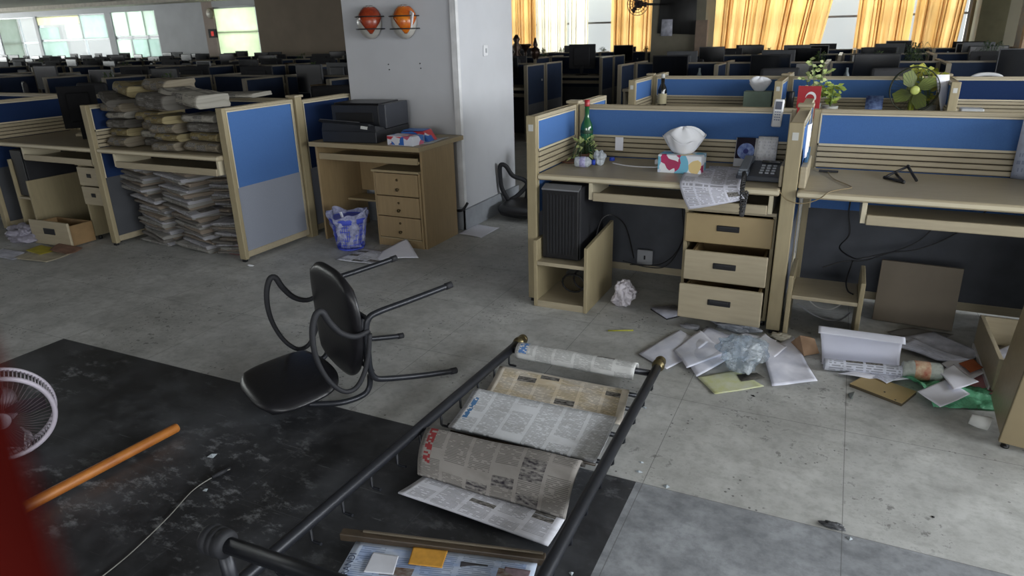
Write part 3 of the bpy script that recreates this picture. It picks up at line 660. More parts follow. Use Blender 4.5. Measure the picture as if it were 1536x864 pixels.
mb = MB(); mb.M = RM; mb.box((.02, .02, .01), (.034, .22, .17)); mb.box((.426, .02, .01), (.44, .22, .17)); mb.box((.034, .206, .01), (.426, .22, .17)); mb.box((.034, .02, .01), (.426, .206, .018)); mb.build('drawer_box', mat('drawer_side_brown', '#8a6f4b', .6), t, .002)
t = thing('computer_stand', (-6.14, 3.6, 0), 'narrow computer stand holding a dark tower under the monitor desk', 'computer stand')
B((-6.24, 3.345, 0), (-6.222, 3.80, .62)).build('side_panel', LAMV, t, .002); B((-6.065, 3.345, 0), (-6.047, 3.80, .45)).build('side_panel', LAMV, t, .002); B((-6.222, 3.35, .29), (-6.065, 3.80, .308)).build('shelf', LAM, t, .002)
t = thing('computer_tower', (-6.14, 3.58, .308), 'dark computer tower on the narrow stand under the monitor desk', 'computer')
B((-6.217, 3.38, .312), (-6.07, 3.79, .70)).build('case', BLACKM, t, .006); B((-6.214, 3.366, .316), (-6.074, 3.38, .696)).build('front_panel', BLACK, t, .004)
t = thing('waste_basket', (-5.52, 3.66, 0), 'pale teal bin bag basket standing beside the small drawer unit', 'bin')
MB().lathe([(.085, 0), (.11, .30), (.105, .30), (.08, .01)], (-5.52, 3.68, .0), 18).build('bin_body', mat('pale_teal_plastic', '#8fb7b6', .5), t)
mb = MB(); mb.obox((-5.74, 3.98, .30), (.5, .02, .55), (.0, 0, 0)); board('brown board standing behind the loose drawer under the monitor desk', mb, mat('dark_brown_board', '#4d4236', .6), 'wooden_board', 'board', base=(-5.74, 3.98, 0))
mb = MB(); mb.obox((-7.05, 3.55, .38), (.7, .02, .7), (0, 0, 0)); board('dark panel under the desk at the frame edge', mb, BLACKM, 'wooden_board', 'board', base=(-7.05, 3.55, 0))
# --- printer desk
t = thing('printer_desk', (-3.15, 4.37, 0), 'orange-brown wooden computer desk against the white pillar, holding the printer', 'desk')
TZ = .77
mb = MB(); mb.prism([(-3.64, 4.062), (-2.655, 4.062), (-2.655, 4.705), (-3.64, 4.705)], TZ-.034, TZ); mb.build('desk_top', DESKT, t, .003)
B((-3.615, 4.10, 0), (-3.597, 4.66, TZ-.034)).build('side_panel', DESKW, t, .002); B((-2.705, 4.14, 0), (-2.687, 4.60, TZ-.034)).build('side_panel', DESKW, t, .002)
B((-3.597, 4.60, .30), (-2.705, 4.615, TZ-.034)).build('back_panel', DESKW, t)
B((-3.594, 4.11, TZ-.135), (-2.708, 4.128, TZ-.088)).build('tray_front', DESKT, t, .002); B((-3.594, 4.128, TZ-.13), (-2.708, 4.42, TZ-.115)).build('keyboard_tray', DESKT, t)
B((-3.597, 4.40, .255), (-3.13, 4.59, .272)).build('shelf', DESKT, t, .002)
t = thing('drawer_pedestal', (-2.91, 4.35, 0), 'three-drawer wooden cabinet with round knobs under the printer desk', 'drawer unit')
pm = MB(); pm.box((-3.118, 4.13, .0), (-3.104, 4.57, .565)); pm.box((-2.724, 4.13, .0), (-2.71, 4.57, .565)); pm.box((-3.104, 4.555, .0), (-2.724, 4.57, .565)); pm.box((-3.104, 4.135, 0), (-2.724, 4.15, .055)); pm.build('carcass', DESKW, t, .002)
B((-3.124, 4.115, .567), (-2.708, 4.57, .584)).build('top_panel', DESKT, t, .002)
KNOB = mat('old_brass_knob', '#5d5138', .35, metal=.8)
for k, (z0, z1) in enumerate(((.395, .56), (.238, .388), (.072, .232))):
    f = B((-3.10, 4.125, z0), (-2.728, 4.143, z1)).build('drawer_front', DESKW, t, .003); f['_b'] = t['_b']
    MB().lathe([(.006, 0), (.006, -.012), (.013, -.018), (.010, -.026)], (-2.90, 4.125, z0+.05), 14, 'y').build('knob', KNOB, f)
    MB().lathe([(.009, .0), (.009, -.004)], (-2.905, 4.125, z1-.045), 12, 'y').build('lock', KNOB, f)
B((-3.10, 4.128, .058), (-2.728, 4.14, .068)).build('plinth_strip', DESKT, t, .001)
# ---------------------------------------------------------------- the fallen chair
SN = Vector((-1.51, 2.48, 0)); LV = Vector((-.88658, .46257, 0)); LU = Vector((-.46257, -.88658, 0)); LW = Vector((0, 0, 1))
def CH(lat, s, z): return SN + LV*lat + LU*s + LW*z
t = thing('office_chair', tuple(CH(.26, .42, 0)), 'black armchair tipped onto its back on the floor, legs pointing at the newspaper rack', 'chair')
WD = .52
def leg(lat, splay):
    p = [CH(lat, 0, .445), CH(lat, .20, .425), CH(lat, .36, .41), CH(lat, .405, .39), CH(lat, .42, .34)]
    MB().tube(spline(p, 5), .0135, 10).build('leg', STEEL, t)
    p = [CH(lat, .42, .342), CH(lat, .42, .24), CH(lat, .42, .17), CH(lat, .405, .12), CH(lat, .36, .095), CH(lat, .18, .05), CH(lat, 0, .0145)]
    MB().tube(spline(p, 5), .0135, 10).build('leg', STEEL, t)
    MB().tube([CH(lat, -.012, .447), CH(lat, .02, .443)], .0155, 10).build('foot_cap', BLACKM, t); MB().tube([CH(lat, -.012, .0145), CH(lat, .02, .018)], .0150, 10).build('foot_cap', BLACKM, t)
    a = [(.41, .345), (.47, .335), (.53, .365), (.575, .425), (.600, .478), (.626, .478), (.648, .425), (.655, .35), (.645, .27), (.615, .185), (.575, .125), (.535, .098), (.49, .108), (.45, .165), (.425, .24), (.41, .33)]
    lo = lat + (-.012 if lat < .2 else .012)
    q = spline([CH(lo, s, z) for s, z in a], 4); rr = [.0105 + .0035*max(0, math.sin(PI*min(1, i/(len(q)*.55)))) for i in range(len(q))]
    MB().tube(q, rr, 10).build('armrest', BLACKM, t)
leg(0, 0); leg(WD, 0)
MB().tube([CH(0, .40, .385), CH(WD, .40, .385)], .010, 8).tube([CH(0, .41, .15), CH(WD, .41, .15)], .010, 8).build('seat_crossbar', STEEL, t)
for q in (.07, WD-.07): MB().tube([CH(q, .405, .15), CH(q, .405, .385)], .009, 8).build('seat_bracket', STEEL, t)
for lat in (.03, WD-.03):
    MB().tube(spline([CH(lat, .41, .12), CH(lat, .42, .06), CH(lat, .46, .032), CH(lat, .56, .035), CH(lat+(.05 if lat < .2 else -.05), .68, .05)], 6), .0125, 10).build('back_upright', STEEL, t)
def pad(name, m, fn, nu=18, nv=18, parent=t):
    """closed cushion: fn(a,b,side)->point, a,b in -1..1"""
    vs = []; fs = []; n = nu+1
    for side in (1, -1):
        for j in range(nv+1):
            for i in range(nu+1): vs.append(fn(-1+2*i/nu, -1+2*j/nv, side))
    o = n*(nv+1)
    for j in range(nv):
        for i in range(nu):
            a = j*n+i; fs.append((a, a+1, a+n+1, a+n)); fs.append((o+a, o+a+n, o+a+n+1, o+a+1))
    ring = [i for i in range(nu+1)] + [j*n+nu for j in range(1, nv+1)] + [nv*n+i for i in range(nu-1, -1, -1)] + [j*n for j in range(nv-1, 0, -1)]
    for k in range(len(ring)):
        a, b_ = ring[k], ring[(k+1) % len(ring)]; fs.append((a, b_, o+b_, o+a))
    mb = MB(); mb.add(vs, fs, True); return mb.build(name, m, parent)
def sq(a, b_, p=.5):
    """square -> rounded square"""
    return a*math.sqrt(1-p*.5*b_*b_*abs(b_)), b_*math.sqrt(1-p*.5*a*a*abs(a))
def seatf(a, b_, side):
    x, y = sq(a, b_, .8); e = max(abs(a), abs(b_)); th = .026*math.sqrt(max(0, 1-e**6)) + .006
    cx = WD/2; wx = .262 * (1 - .12*(1-y)/2)
    return CH(cx - .012 + x*wx, .437 + side*th*(1 if side > 0 else .5) + .012*(y**2), .325 + y*.25)
pad('seat', VINYL, seatf)
def backf(a, b_, side):
    x, y = sq(a, b_, .75); e = max(abs(a), abs(b_)); th = .022*math.sqrt(max(0, 1-e**6)) + .005
    s = .69 + y*.185; zz = .085 - (s-.54)*.10 + .035*(1-x*x)*0
    return CH(WD/2 + x*.245, s, .03 + zz + side*th - .012*(x*x))
pad('backrest', VINYL, backf)
MB().lathe([(.012, 0), (.012, .03), (.018, .03), (.018, .04)], (0, 0, 0), 10).build('x', STEEL, t).name = 'adjusting_knob'
bpy.data.objects['adjusting_knob'].location = CH(.04, .37, .36) - Vector(t['_b'])
# ---------------------------------------------------------------- the newspaper rack
RXL, RXR = -1.315, -.585
t = thing('newspaper_rack', (-.95, 1.85, 0), 'black steel newspaper rack lying on the floor with papers draped over its rungs', 'newspaper rack')
RK = t
LB, LE = Vector((-1.295, 2.735, .085)), Vector((-1.345, .80, .105)); RB, RE = Vector((-.612, 2.755, .085)), Vector((-.572, .80, .105))
def lerp(a, b_, k): return a*(1-k) + b_*k
for a, b_ in ((LB, LE), (RB, RE)):
    MB().tube([lerp(a, b_, k/8) for k in range(9)], .0205, 14).build('side_rail', STEEL, t)
    d = (a-b_).normalized()
    MB().tube([a - d*.02, a + d*.0, a + d*.004, a + d*.022, a + d*.026, a+d*.05], [.0225, .0225, .028, .028, .0245, .0235], 16).sphere(tuple(a + d*.055), .0255).build('end_cap', BRASS, t)
for sd, (a, b_) in ((1, (LB, LE)), (-1, (RB, RE))):
    for k in range(12):
        p = lerp(a, b_, .05 + k*.078)
        q = [p + Vector((0, 0, -.014)), p + Vector((0, 0, -.067)), p + Vector((sd*.005, 0, -.0710)), p + Vector((sd*.034, 0, -.0715)), p + Vector((sd*.036, 0, -.0712))]
        MB().tube(q, .0052, 8).build('peg', STEEL, t)
MB().tube([lerp(LB, LE, .04), lerp(RB, RE, .04)], .0145, 12).build('cross_bar', STEEL, t)
# base feet standing up at the near end
for nm, x in (('foot_bar', -1.24), ('foot_bar', -.50)):
    MB().tube([(x-.01, .925, .04), (x-.005, .915, .20), (x, .905, .330)], .0185, 12).build('foot_bar', STEEL, t)
MB().tube([(-1.24, .905, .350), (-.50, .93, .350)], .0205, 16).build('cross_bar', STEEL, t)
MB().lathe([(.030, .012), (.035, .006), (.037, -.012), (.034, -.014), (.037, -.017), (.037, -.030), (.034, -.032), (.037, -.035), (.038, -.050), (.034, -.058), (.012, -.064)], (-1.23, .905, .350), 28, 'x').build('rubber_cap', BLACKM, t)
MB().lathe([(.024, .0), (.030, .004), (.030, .020), (.031, .055), (.026, .062)], (-.495, .93, .35), 28, 'x').build('rubber_cap', BLACKM, t)
MB().tube([(-1.345, .92, .10), (-1.24, .92, .10)], .016, 10).tube([(-.575, .93, .10), (-.50, .93, .10)], .016, 10).build('foot_joint', STEEL, t)
# newspaper sticks
STICKM = mat('dark_stained_wood', '#4b4034', .45, var=.2, scale=9, stretch=(1, 12, 12))
def stick(y, z, x0, x1, label, r=.011, y2=None):
    o = MB().tube([(x0, y, z), (x1, y2 or y, z)], r, 10).build('newspaper_stick', STICKM if r > .01 else STEEL, None, base=((x0+x1)/2, y, z)); tag(o, label, 'newspaper holder', 'sticks across the rack'); return o
G1 = 'sticks across the rack'
for y, lb in ((2.55, 'thin newspaper stick across the rack just in front of the rolled paper'), (2.43, 'thin newspaper stick across the rack under the yellowed newspaper'), (2.22, 'newspaper stick across the rack beneath the white printed newspaper')):
    stick(y, .034, -1.245, -.625, lb, .010)
NP1 = print_mat('newsprint_a', '#c6c7c6', '#2b2b2e', 6, 60, 1, .12, head='#5a7fb5', headpos=(.03, .10))
NP2 = print_mat('newsprint_b', '#e0d8cb', '#4b443c', 6, 44, 2, .10, tint='#e2d3ab')
NP3 = print_mat('newsprint_c', '#dcdfe4', '#3c3d41', 6, 58, 3, .06, head='#557fae', headpos=(.04, .075))
NP4 = print_mat('newsprint_d', '#8f8b87', '#2a2728', 6, 44, 11, .17, head='#8a3a3c', headpos=(.035, .085), picc='#2f2b33')
NP5 = print_mat('newsprint_e', '#cfd0d8', '#36363a', 5, 22, 5, .10)
NP6 = print_mat('newsprint_f', '#c3cfe3', '#5a6a8a', 5, 30, 6, .10, tint='#9db6df', picc='#6b5348')
NPG = print_mat('newsprint_h', '#a9aab6', '#37363c', 5, 40, 8, .12)
GN = 'newspapers hung over the fallen rack'
# 1 rolled paper round the far bar
y0 = 2.672
def f(a, b_):
    ang = PI*(.86 - 1.30*b_); r = .042
    x = -1.262 + .575*a
    if b_ < .62:
        ang = PI*(1.05 - 1.25*b_/.62); return (x, y0 + r*math.cos(ang), .088 + r*math.sin(ang))
    k = (b_-.62)/.38; ang = PI*(-.20); return (x, y0 - r + .0, .088) if False else (x, y0 + r*math.cos(ang)*(1-k) - .01*k, .088 + r*math.sin(ang) - .03*k)
def f1(a, b_):
    x = -1.262 + .575*a; r = .043 + .002*math.sin(a*9)
    ang = PI*(1.22 - 1.1*(1-b_))   # wraps from the far side over the top to the camera side
    return (x, y0 - .0 + r*math.cos(PI-ang+PI*.0)*-1, .080 + r*math.sin(ang)) 
def f1(a, b_):
    x = -1.262 + .575*a; r = .042
    ang = PI*(-.15 + 1.30*b_)  # 0: far side, pi: camera side
    return (x, y0 + r*math.cos(ang), .078 + r*math.sin(ang)*(1 if math.sin(ang) > 0 else 1.0))
o = sheet('newspaper', f1, 30, 14, NP1, None, .005, base=(-.97, y0, .08)); tag(o, 'newspaper rolled over the far bar of the fallen rack, blue heading', 'newspaper')
def pq(pts, z): return [atz(u, v, zz) for (u, v), zz in zip(pts, z if isinstance(z, (list, tuple)) else [z]*len(pts))]
def wave(amp, fx, fy, ph=0, sag=0): return lambda a, b_: (0, 0, amp*math.sin(fx*a+ph)*math.cos(fy*b_+ph) - sag*math.sin(PI*b_))
def fold(lst, m, label, top=None, thick=.004, nu=26, nv=12, bend=None, name='newspaper', cat='newspaper', group=None):
    c = sum((Vector(p) for p in lst), Vector())/4
    o = sheet(name, quad(lst, bend), nu, nv, m, None, thick, base=tuple(c)); return tag(o, label, cat, group)
# corners: near-left, near-right, far-right, far-left
fold(pq([(724, 596), (932, 636), (944, 586), (750, 550)], [.052, .052, .052, .052]), NP2, 'yellowed newspaper lying across the rack next to the rolled one', bend=wave(.006, 5, 4, 1), thick=.008)
fold(pq([(672, 640), (893, 693), (925, 627), (712, 583)], [.066, .066, .072, .072]), NP3, 'white newspaper spread flat across the middle of the rack', bend=wave(.004, 6, 3, 2, .006), thick=.008)
fold(pq([(700, 625), (900, 672), (918, 640), (720, 600)], [.048]*4), NPG, 'brown-edged newspaper underneath the white spread one on the rack', bend=wave(.004, 6, 3, 2, .0), thick=.012)
# 4 draped paper: ridge near the far side, hanging to the camera side
rl, rr_ = atz(640, 643, .10), atz(872, 692, .10); bl, br = atz(627, 712, .035), atz(848, 777, .035)
def f4(a, b_):
    top = lerp(rl, rr_, a); bot = lerp(bl, br, a)
    if b_ < .2:
        k = b_/.2; ang = PI*.5*k; p = top + Vector((0, .045*(1-math.sin(ang)) , -.045*(1-math.sin(ang))))
    else:
        k = (b_-.2)/.8; p = top*(1-k) + bot*k + Vector((0, -.020*math.sin(PI*k), .012*math.sin(PI*min(1, k*1.3))))
    p = p + Vector((0, 0, .0025*math.sin(a*11))); return p
def f4r(a, b_): return f4(a, 1-b_)
o = sheet('newspaper', f4r, 30, 20, NP4, None, .012, base=tuple((rl+br)/2)); tag(o, 'dull grey-brown newspaper folded over a rung, red heading, hanging towards the camera', 'newspaper')
o = MB().tube([(-1.26, 2.0, .055), (-.60, 2.0, .055)], .0085, 8).build('newspaper_stick', STEEL, None, base=(-.93, 1.99, .07)); tag(o, 'steel rung stick inside the red-headed draped newspaper', 'newspaper holder')
o = MB().tube([tuple(atz(676, 647, .045)), tuple(atz(893, 697, .045))], .0060, 8).build('newspaper_stick', STICKM, None, base=(-.9, 2.03, .05)); tag(o, 'dark newspaper stick along the near edge of the white spread newspaper', 'newspaper holder')
fold(pq([(597, 739), (822, 818), (848, 778), (640, 712)], [.024, .024, .024, .024]), NP5, 'white newspaper lying flat on the dark floor inside the rack, photo at its end', bend=wave(.003, 6, 3, 2), thick=.006)
# wooden slat across the rack
a, b_ = atz(512, 798, .045), atz(818, 836, .045)
mb = MB(); d = (b_-a); ang = math.atan2(d.y, d.x); mb.obox(tuple((a+b_)/2 + Vector((0, 0, -.008))), (d.length, .030, .026), (0, 0, ang)); t = thing('newspaper_clamp', tuple((a+b_)/2), 'long dark wooden newspaper clamp lying across the near part of the rack', 'newspaper holder')
mb.build('clamp_bar', STICKM, t, .003); mb = MB(); mb.obox(tuple((a+b_)/2 + Vector((.03, .013, .009))), (d.length-.08, .008, .006), (0, 0, ang)); mb.build('clamp_rod', mat('worn_brass_rod', '#8b8170', .4, metal=.6), t, .001)
fold(pq([(480, 905), (780, 935), (806, 846), (534, 812)], [.045, .045, .030, .030]), NP6, 'blue-tinted advertising newspaper with an orange panel at the near end of the rack', bend=wave(.004, 5, 3, 1), thick=.005)
pn = fold(pq([(612, 846), (663, 852), (672, 826), (620, 820)], [.0405, .0405, .0385, .0385]), mat('orange_advert_print', '#d29a3c', .8, var=.12, scale=40), 'orange', thick=.0008)
def childpart(o, par, name):
    o.name = name
    for k in ('label', 'category', 'group'):
        if k in o: del o[k]
    mw = o.location.copy(); o.parent = par; o.location = mw - par.location
AD = [x for x in bpy.data.objects if x.get('label', '').startswith('blue-tinted advertising')][0]
childpart(pn, AD, 'orange_panel')
pn = fold(pq([(545, 858), (590, 862), (598, 834), (560, 828)], [.0405, .0405, .0385, .0385]), mat('white_device_print', '#d3d6df', .7), 'w', thick=.0008); childpart(pn, AD, 'printed_device')
pn = fold(pq([(683, 880), (722, 884), (732, 848), (692, 842)], [.0405, .0405, .0385, .0385]), mat('grey_phone_print', '#4d4c52', .6), 'w', thick=.0008); childpart(pn, AD, 'printed_phone')
pn = fold(pq([(748, 884), (786, 888), (796, 856), (758, 850)], [.0405, .0405, .0385, .0385]), mat('mauve_print', '#8f7c84', .7, var=.2, scale=60), 'w', thick=.0008); childpart(pn, AD, 'printed_picture')
# lettering down the margin of the advertising paper
cu = bpy.data.curves.new('lettering', 'FONT'); cu.body = 'GRANDI'; cu.size = .030; cu.extrude = .0004; tmp = bpy.data.objects.new('tmp', cu); COL.objects.link(tmp)
bpy.context.view_layer.update(); me = bpy.data.meshes.new_from_object(tmp); bpy.data.objects.remove(tmp); me.materials.clear(); me.materials.append(mat('dark_print_ink', '#3b4660', .8))
o = bpy.data.objects.new('heading_lettering', me); COL.objects.link(o); o.parent = AD
p0 = atz(516, 872, .0445); p1 = atz(537, 828, .0405); dd = p1-p0
o.location = p0 - AD.location; o.rotation_euler = (0, 0, math.atan2(dd.y, dd.x))
# ---------------------------------------------------------------- things on the near floor
a, b_ = atz(20, 770, .035), atz(266, 641, .035)
t = thing('wooden_stick', tuple((a+b_)/2), 'round orange-brown wooden stick lying on the dark floor', 'stick')
d = (b_-a).normalized(); Lh = (b_-a).length
MB().tube([a, a+d*.05, a+d*Lh*.5, b_-d*.004, b_], [.0205, .0205, .0198, .0190, .0165], 16).build('shaft', mat('orange_varnished_wood', '#ab6c2c', .5, var=.22, scale=5, stretch=(6, 2, 6), c2='#8a4e1d'), t)
MB().tube([b_, b_+d*.001], [.0165, .016], 16).build('cut_end', mat('pale_wood_end', '#c9a070', .7), t)
MB().tube([a-d*.12, a-d*.02, a, a+d*.03], [.024, .025, .025, .022], 16).build('metal_collar', mat('worn_grey_metal', '#7c5a48', .5, metal=.4), t)
o = MB().tube(spline([atz(120, 890, .006), atz(190, 835, .006), atz(250, 778, .006), atz(290, 735, .006), atz(326, 712, .01), atz(345, 704, .012)], 8), .0020, 6).build('wire', mat('dull_grey_wire', '#8d8c86', .5), None, base=tuple(atz(250, 778, 0))); tag(o, 'thin pale wire trailing across the dark floor', 'wire')
o = MB().tube([tuple(atz(318, 716, .012)), tuple(atz(332, 709, .012)), tuple(atz(346, 702, .010))], [.006, .009, .005], 8).build('wire_plug', BLACKM, None, base=tuple(atz(332, 709, 0))); tag(o, 'small black plug at the upper end of the thin floor wire', 'plug')
t = thing('desk_fan', tuple(atz(10, 660, 0)), 'white round desk fan lying at the frame edge on the dark floor', 'fan')
FW_ = mat('dirty_white_fan_plastic', '#a9a2ad', .45, var=.06)
fc = atz(0, 630, .19); ax = Vector((.86, -.50, -.10)).normalized()
def ringM(c, n):
    z = n; x = Vector((0,0,1)).cross(z).normalized(); y = z.cross(x); m = Matrix((x, y, z)).transposed().to_4x4(); return Matrix.Translation(c) @ m
fm = ringM(fc, ax)
Rf = .172
mb = MB(); mb.M = fm; mb.tube([(Rf*math.cos(2*PI*k/64), Rf*math.sin(2*PI*k/64), 0) for k in range(64)], .0095, 8, True); mb.tube([((Rf+.004)*math.cos(2*PI*k/64), (Rf+.004)*math.sin(2*PI*k/64), -.07) for k in range(64)], .008, 8, True); mb.build('guard_ring', FW_, t)
mb = MB(); mb.M = fm
for k in range(84):
    a = 2*PI*k/84; mb.tube([((Rf+.004)*math.cos(a), (Rf+.004)*math.sin(a), -.07), (Rf*math.cos(a), Rf*math.sin(a), 0)], .0024, 5)
mb.build('guard_ribs', FW_, t)
mb = MB(); mb.M = fm
for k in range(60):
    a = 2*PI*k/60; mb.tube([(.035*math.cos(a), .035*math.sin(a), .012), (.1*math.cos(a+.1), .1*math.sin(a+.1), .015), (Rf*math.cos(a+.15), Rf*math.sin(a+.15), 0)], .0011, 4)
mb.build('front_grille', mat('dark_fan_wire', '#4a4045', .5), t)
mb = MB(); mb.M = fm; mb.lathe([(.036, .008), (.034, .016), (.020, .020)], (0, 0, 0), 24); mb.build('hub', FW_, t)
for k in range(4):
    a = k*PI/2; mb = MB(); mb.M = fm @ Matrix.Rotation(a, 4, 'Z') @ Matrix.Rotation(.5, 4, 'X'); mb.prism([(.02, -.01), (.09, -.05), (.145, -.04), (.15, .03), (.08, .05), (.02, .015)], -.032, -.029); mb.build('blade', mat('dark_fan_blade', '#3a3238', .35), t)
mb = MB(); mb.M = fm; mb.lathe([(.045, -.06), (.06, -.07), (.055, -.16), (.02, -.17)], (0, 0, 0), 20); mb.build('motor_housing', FW_, t)
mb = MB(); mb.tube(spline([atz(-5, 688, .014), atz(20, 682, .014), atz(38, 668, .014), atz(41, 655, .014), atz(30, 645, .014)], 6), .014, 10).lathe([(.10, 0), (.10, .012), (.02, .03)], atz(5, 668, 0), 24); mb.build('foot', FW_, t)
# the red cloth close to the lens
def f(a, b_):
    x = lerp(Vector((-60, 0, 0)), Vector((0, 0, 0)), 0)
    v = 440 + 640*(1-b_); edge = -60 + 140*(1-b_)**.8 + 7*math.sin(b_*7); u = -360 + (edge+360)*a
    d_ = .055 + .012*math.sin(a*5+b_*3); r = ray(u, v); return C0 + r*d_
o = sheet('red_cloth', f, 20, 20, mat('dark_red_cloth', '#3d0e0b', 1.0, spec=0.0, var=.12, scale=30), None, .004, base=tuple(C0 + ray(-60, 760)*.055)); tag(o, 'out-of-focus dark red cloth hanging at the frame edge close to the camera', 'cloth')
# ---------------------------------------------------------------- on the front desks
Z = DZ
# tissue box
BOXP = None
def patch_mat(name, base, cols, scale=7, seed=0):
    m, t, b = nt(name); v = coord(t, 'Object'); vo = N(t, 'ShaderNodeTexVoronoi'); vo.inputs['Scale'].default_value = scale
    mp = N(t, 'ShaderNodeMapping'); mp.inputs['Location'].default_value = (seed, seed*2, 0); L(t, v, mp.inputs[0])
    ns = N(t, 'ShaderNodeTexNoise'); ns.inputs['Scale'].default_value = 5; L(t, mp.outputs[0], ns.inputs[0])
    av = t.nodes.new('ShaderNodeVectorMath'); av.operation = 'MULTIPLY_ADD'; L(t, ns.outputs[1], av.inputs[0]); av.inputs[1].default_value = (.12, .12, .12); L(t, mp.outputs[0], av.inputs[2])
    L(t, av.outputs[0], vo.inputs['Vector'])
    sp = t.nodes.new('ShaderNodeSeparateColor'); L(t, vo.outputs['Color'], sp.inputs[0])
    r = t.nodes.new('ShaderNodeValToRGB'); r.color_ramp.interpolation = 'CONSTANT'; e = r.color_ramp.elements; al = [base] + cols
    while len(e) < len(al): e.new(.5)
    for i, c in enumerate(al): e[i].position = 0 if i == 0 else .38 + .62*(i-1)/len(cols); e[i].color = lin(c)
    L(t, sp.outputs[0], r.inputs[0]); L(t, r.outputs[0], b.inputs['Base Color']); b.inputs['Roughness'].default_value = .5; return m
def tissue(base, w, d, h, rz, label, m, amp=1.0, seed=0, side=None):
    t = thing('tissue_box', base, label, 'tissue box'); b = Vector(base); M0 = Matrix.Translation(b) @ Matrix.Rotation(rz, 4, 'Z')
    mb = MB(); mb.M = M0; mb.box((-w/2, -d/2, 0), (w/2, d/2, h)); mb.build('carton', m, t, .003)
    if side:
        mb = MB(); mb.M = M0; mb.box((-w*.12, -d/2-.0012, h*.15), (w*.42, -d/2, h*.9)); mb.build('printed_panel', side, t)
    mb = MB(); mb.M = M0; mb.lathe([(.001, h+.0005), (.045, h+.0015)], (0, 0, 0), 20); mb.build('opening_film', film('clear_opening_film', '#e9edf3', .4), t)
    def f(a, b_):
        th = 2*PI*a; r = (.040 + .060*b_**.7)*(1+.10*math.sin(th*3+seed)+.06*math.sin(th*9)*b_) * amp; zz = h + .082*amp*b_ + .010*math.sin(th*5+seed)*b_ + .018*math.sin(th*2+.6)*b_
        return M0 @ Vector((r*math.cos(th)*1.1, r*math.sin(th)*.55, zz))
    o = sheet('tissue', f, 44, 8, TISSUE, t, .0008)
    def g(a, b_):
        th = 2*PI*a; r = .098*(1-b_)*(1+.10*math.sin(th*3+seed))*amp; return M0 @ Vector((r*math.cos(th)*1.1, r*.55*math.sin(th), h + (.082+.058*(1-(1-b_)**2.2))*amp + (.018*math.sin(th*2+.6)+.012*math.sin(th*5+seed))*(1-b_) + .006*math.sin(th*4)*b_))
    sheet('tissue_fold', g, 30, 6, TISSUE, t, .0008)
    return t
CART = patch_mat('colourful_carton_print', '#dfe3ea', ['#b02a5f', '#6fb3cf', '#dcc48a', '#c9d3e6', '#a5315c', '#dfe3ea'], 19, 3)
tb = tissue((-.775, 3.80, Z), .235, .135, .098, -.02, 'colourful tissue box with a crumpled white tissue on the front desk', CART)
# newspaper over the desk edge
NPD = print_mat('newsprint_desk', '#d2d3e0', '#2a2a30', 4, 30, 14, .07)
n0, n1 = atz(1022, 266, Z+.004), atz(1122, 262, Z+.004)
pts_top = [Vector((-.74, 3.88, Z+.004)), Vector((-.44, 3.95, Z+.004))]
def f(a, b_):
    # b 0 = hanging tip, 1 = on the desk near the back
    e0, e1 = Vector((-.715, 3.482, Z)), Vector((-.42, 3.482, Z))
    h0, h1 = aty(1033, 314, 3.455), aty(1118, 300, 3.455)
    if b_ < .45:
        k = b_/.45; p = lerp(lerp(h0, h1, a), lerp(e0, e1, a) + Vector((0, -.008, -.006)), k); return p + Vector((0, -.016*math.sin(PI*k) - .01*math.sin(a*4), 0))
    k = (b_-.45)/.55; p = lerp(lerp(e0, e1, a), lerp(Vector((-.76, 3.86, Z)), Vector((-.46, 3.93, Z)), a), k); return p + Vector((0, 0, .006 + .004*math.sin(a*7+k*4)))
o = sheet('newspaper', f, 20, 26, NPD, None, .003, base=(-.58, 3.7, Z)); tag(o, 'newspaper hanging over the desk edge beside the telephone', 'newspaper')
o = sheet('newspaper', quad([Vector((-.62, 3.74, Z+.002)), Vector((-.36, 3.76, Z+.002)), Vector((-.38, 4.02, Z+.002)), Vector((-.66, 4.0, Z+.002))], wave(.0012, 8, 6)), 12, 8, print_mat('newsprint_desk_b', '#cdcedb', '#2a2a30', 5, 30, 15, .1), None, .002, base=(-.5, 3.88, Z)); tag(o, 'flat newspaper on the desk between the telephone and desk calendar', 'newspaper')
# telephone
PHN = mat('dark_blue_grey_plastic', '#3b404b', .35, var=.06); PHD = mat('grey_handset_plastic', '#757d89', .3, var=.06)
t = thing('telephone', (-.345, 3.74, Z), 'dark grey desk telephone with its curly cord hanging over the desk edge', 'telephone')
M0 = Matrix.Translation((-.345, 3.735, Z+.002)) @ Matrix.Rotation(-.03, 4, 'Z')
mb = MB(); mb.M = M0; mb.add([(-.115,-.10,0),(.10,-.10,0),(.10,.10,0),(-.115,.10,0),(-.115,-.10,.028),(.10,-.10,.028),(.10,.10,.075),(-.115,.10,.075)], [(0,3,2,1),(4,5,6,7),(0,1,5,4),(1,2,6,5),(2,3,7,6),(3,0,4,7)]); mb.build('base', PHN, t, .006)
mb = MB()
tilt = Matrix.Rotation(math.atan2(.047, .2), 4, 'X')
for r_ in range(4):
    for c_ in range(3):
        mb.M = M0 @ Matrix.Translation((.0+c_*.028, -.06+r_*.03, .0375+r_*.0071)) @ tilt; mb.box((-.009, -.006, 0), (.009, .006, .006))
mb.build('buttons', mat('pale_phone_button', '#b3bac4', .4), t, .001)
mb = MB(); mb.M = M0 @ Matrix.Translation((.03, .075, .0715)) @ tilt; mb.box((-.045, -.012, 0), (.045, .014, .003)); mb.build('display', mat('phone_display', '#23272b', .15), t)
mb = MB(); mb.M = M0 @ Matrix.Translation((-.082, 0, .062)) @ tilt; mb.box((-.024, -.095, 0), (.024, .095, .018)); mb.box((-.026, -.11, -.014), (.026, -.055, .012)); mb.box((-.026, .055, -.014), (.026, .11, .012)); mb.build('handset', PHD, t, .007)
cord = []
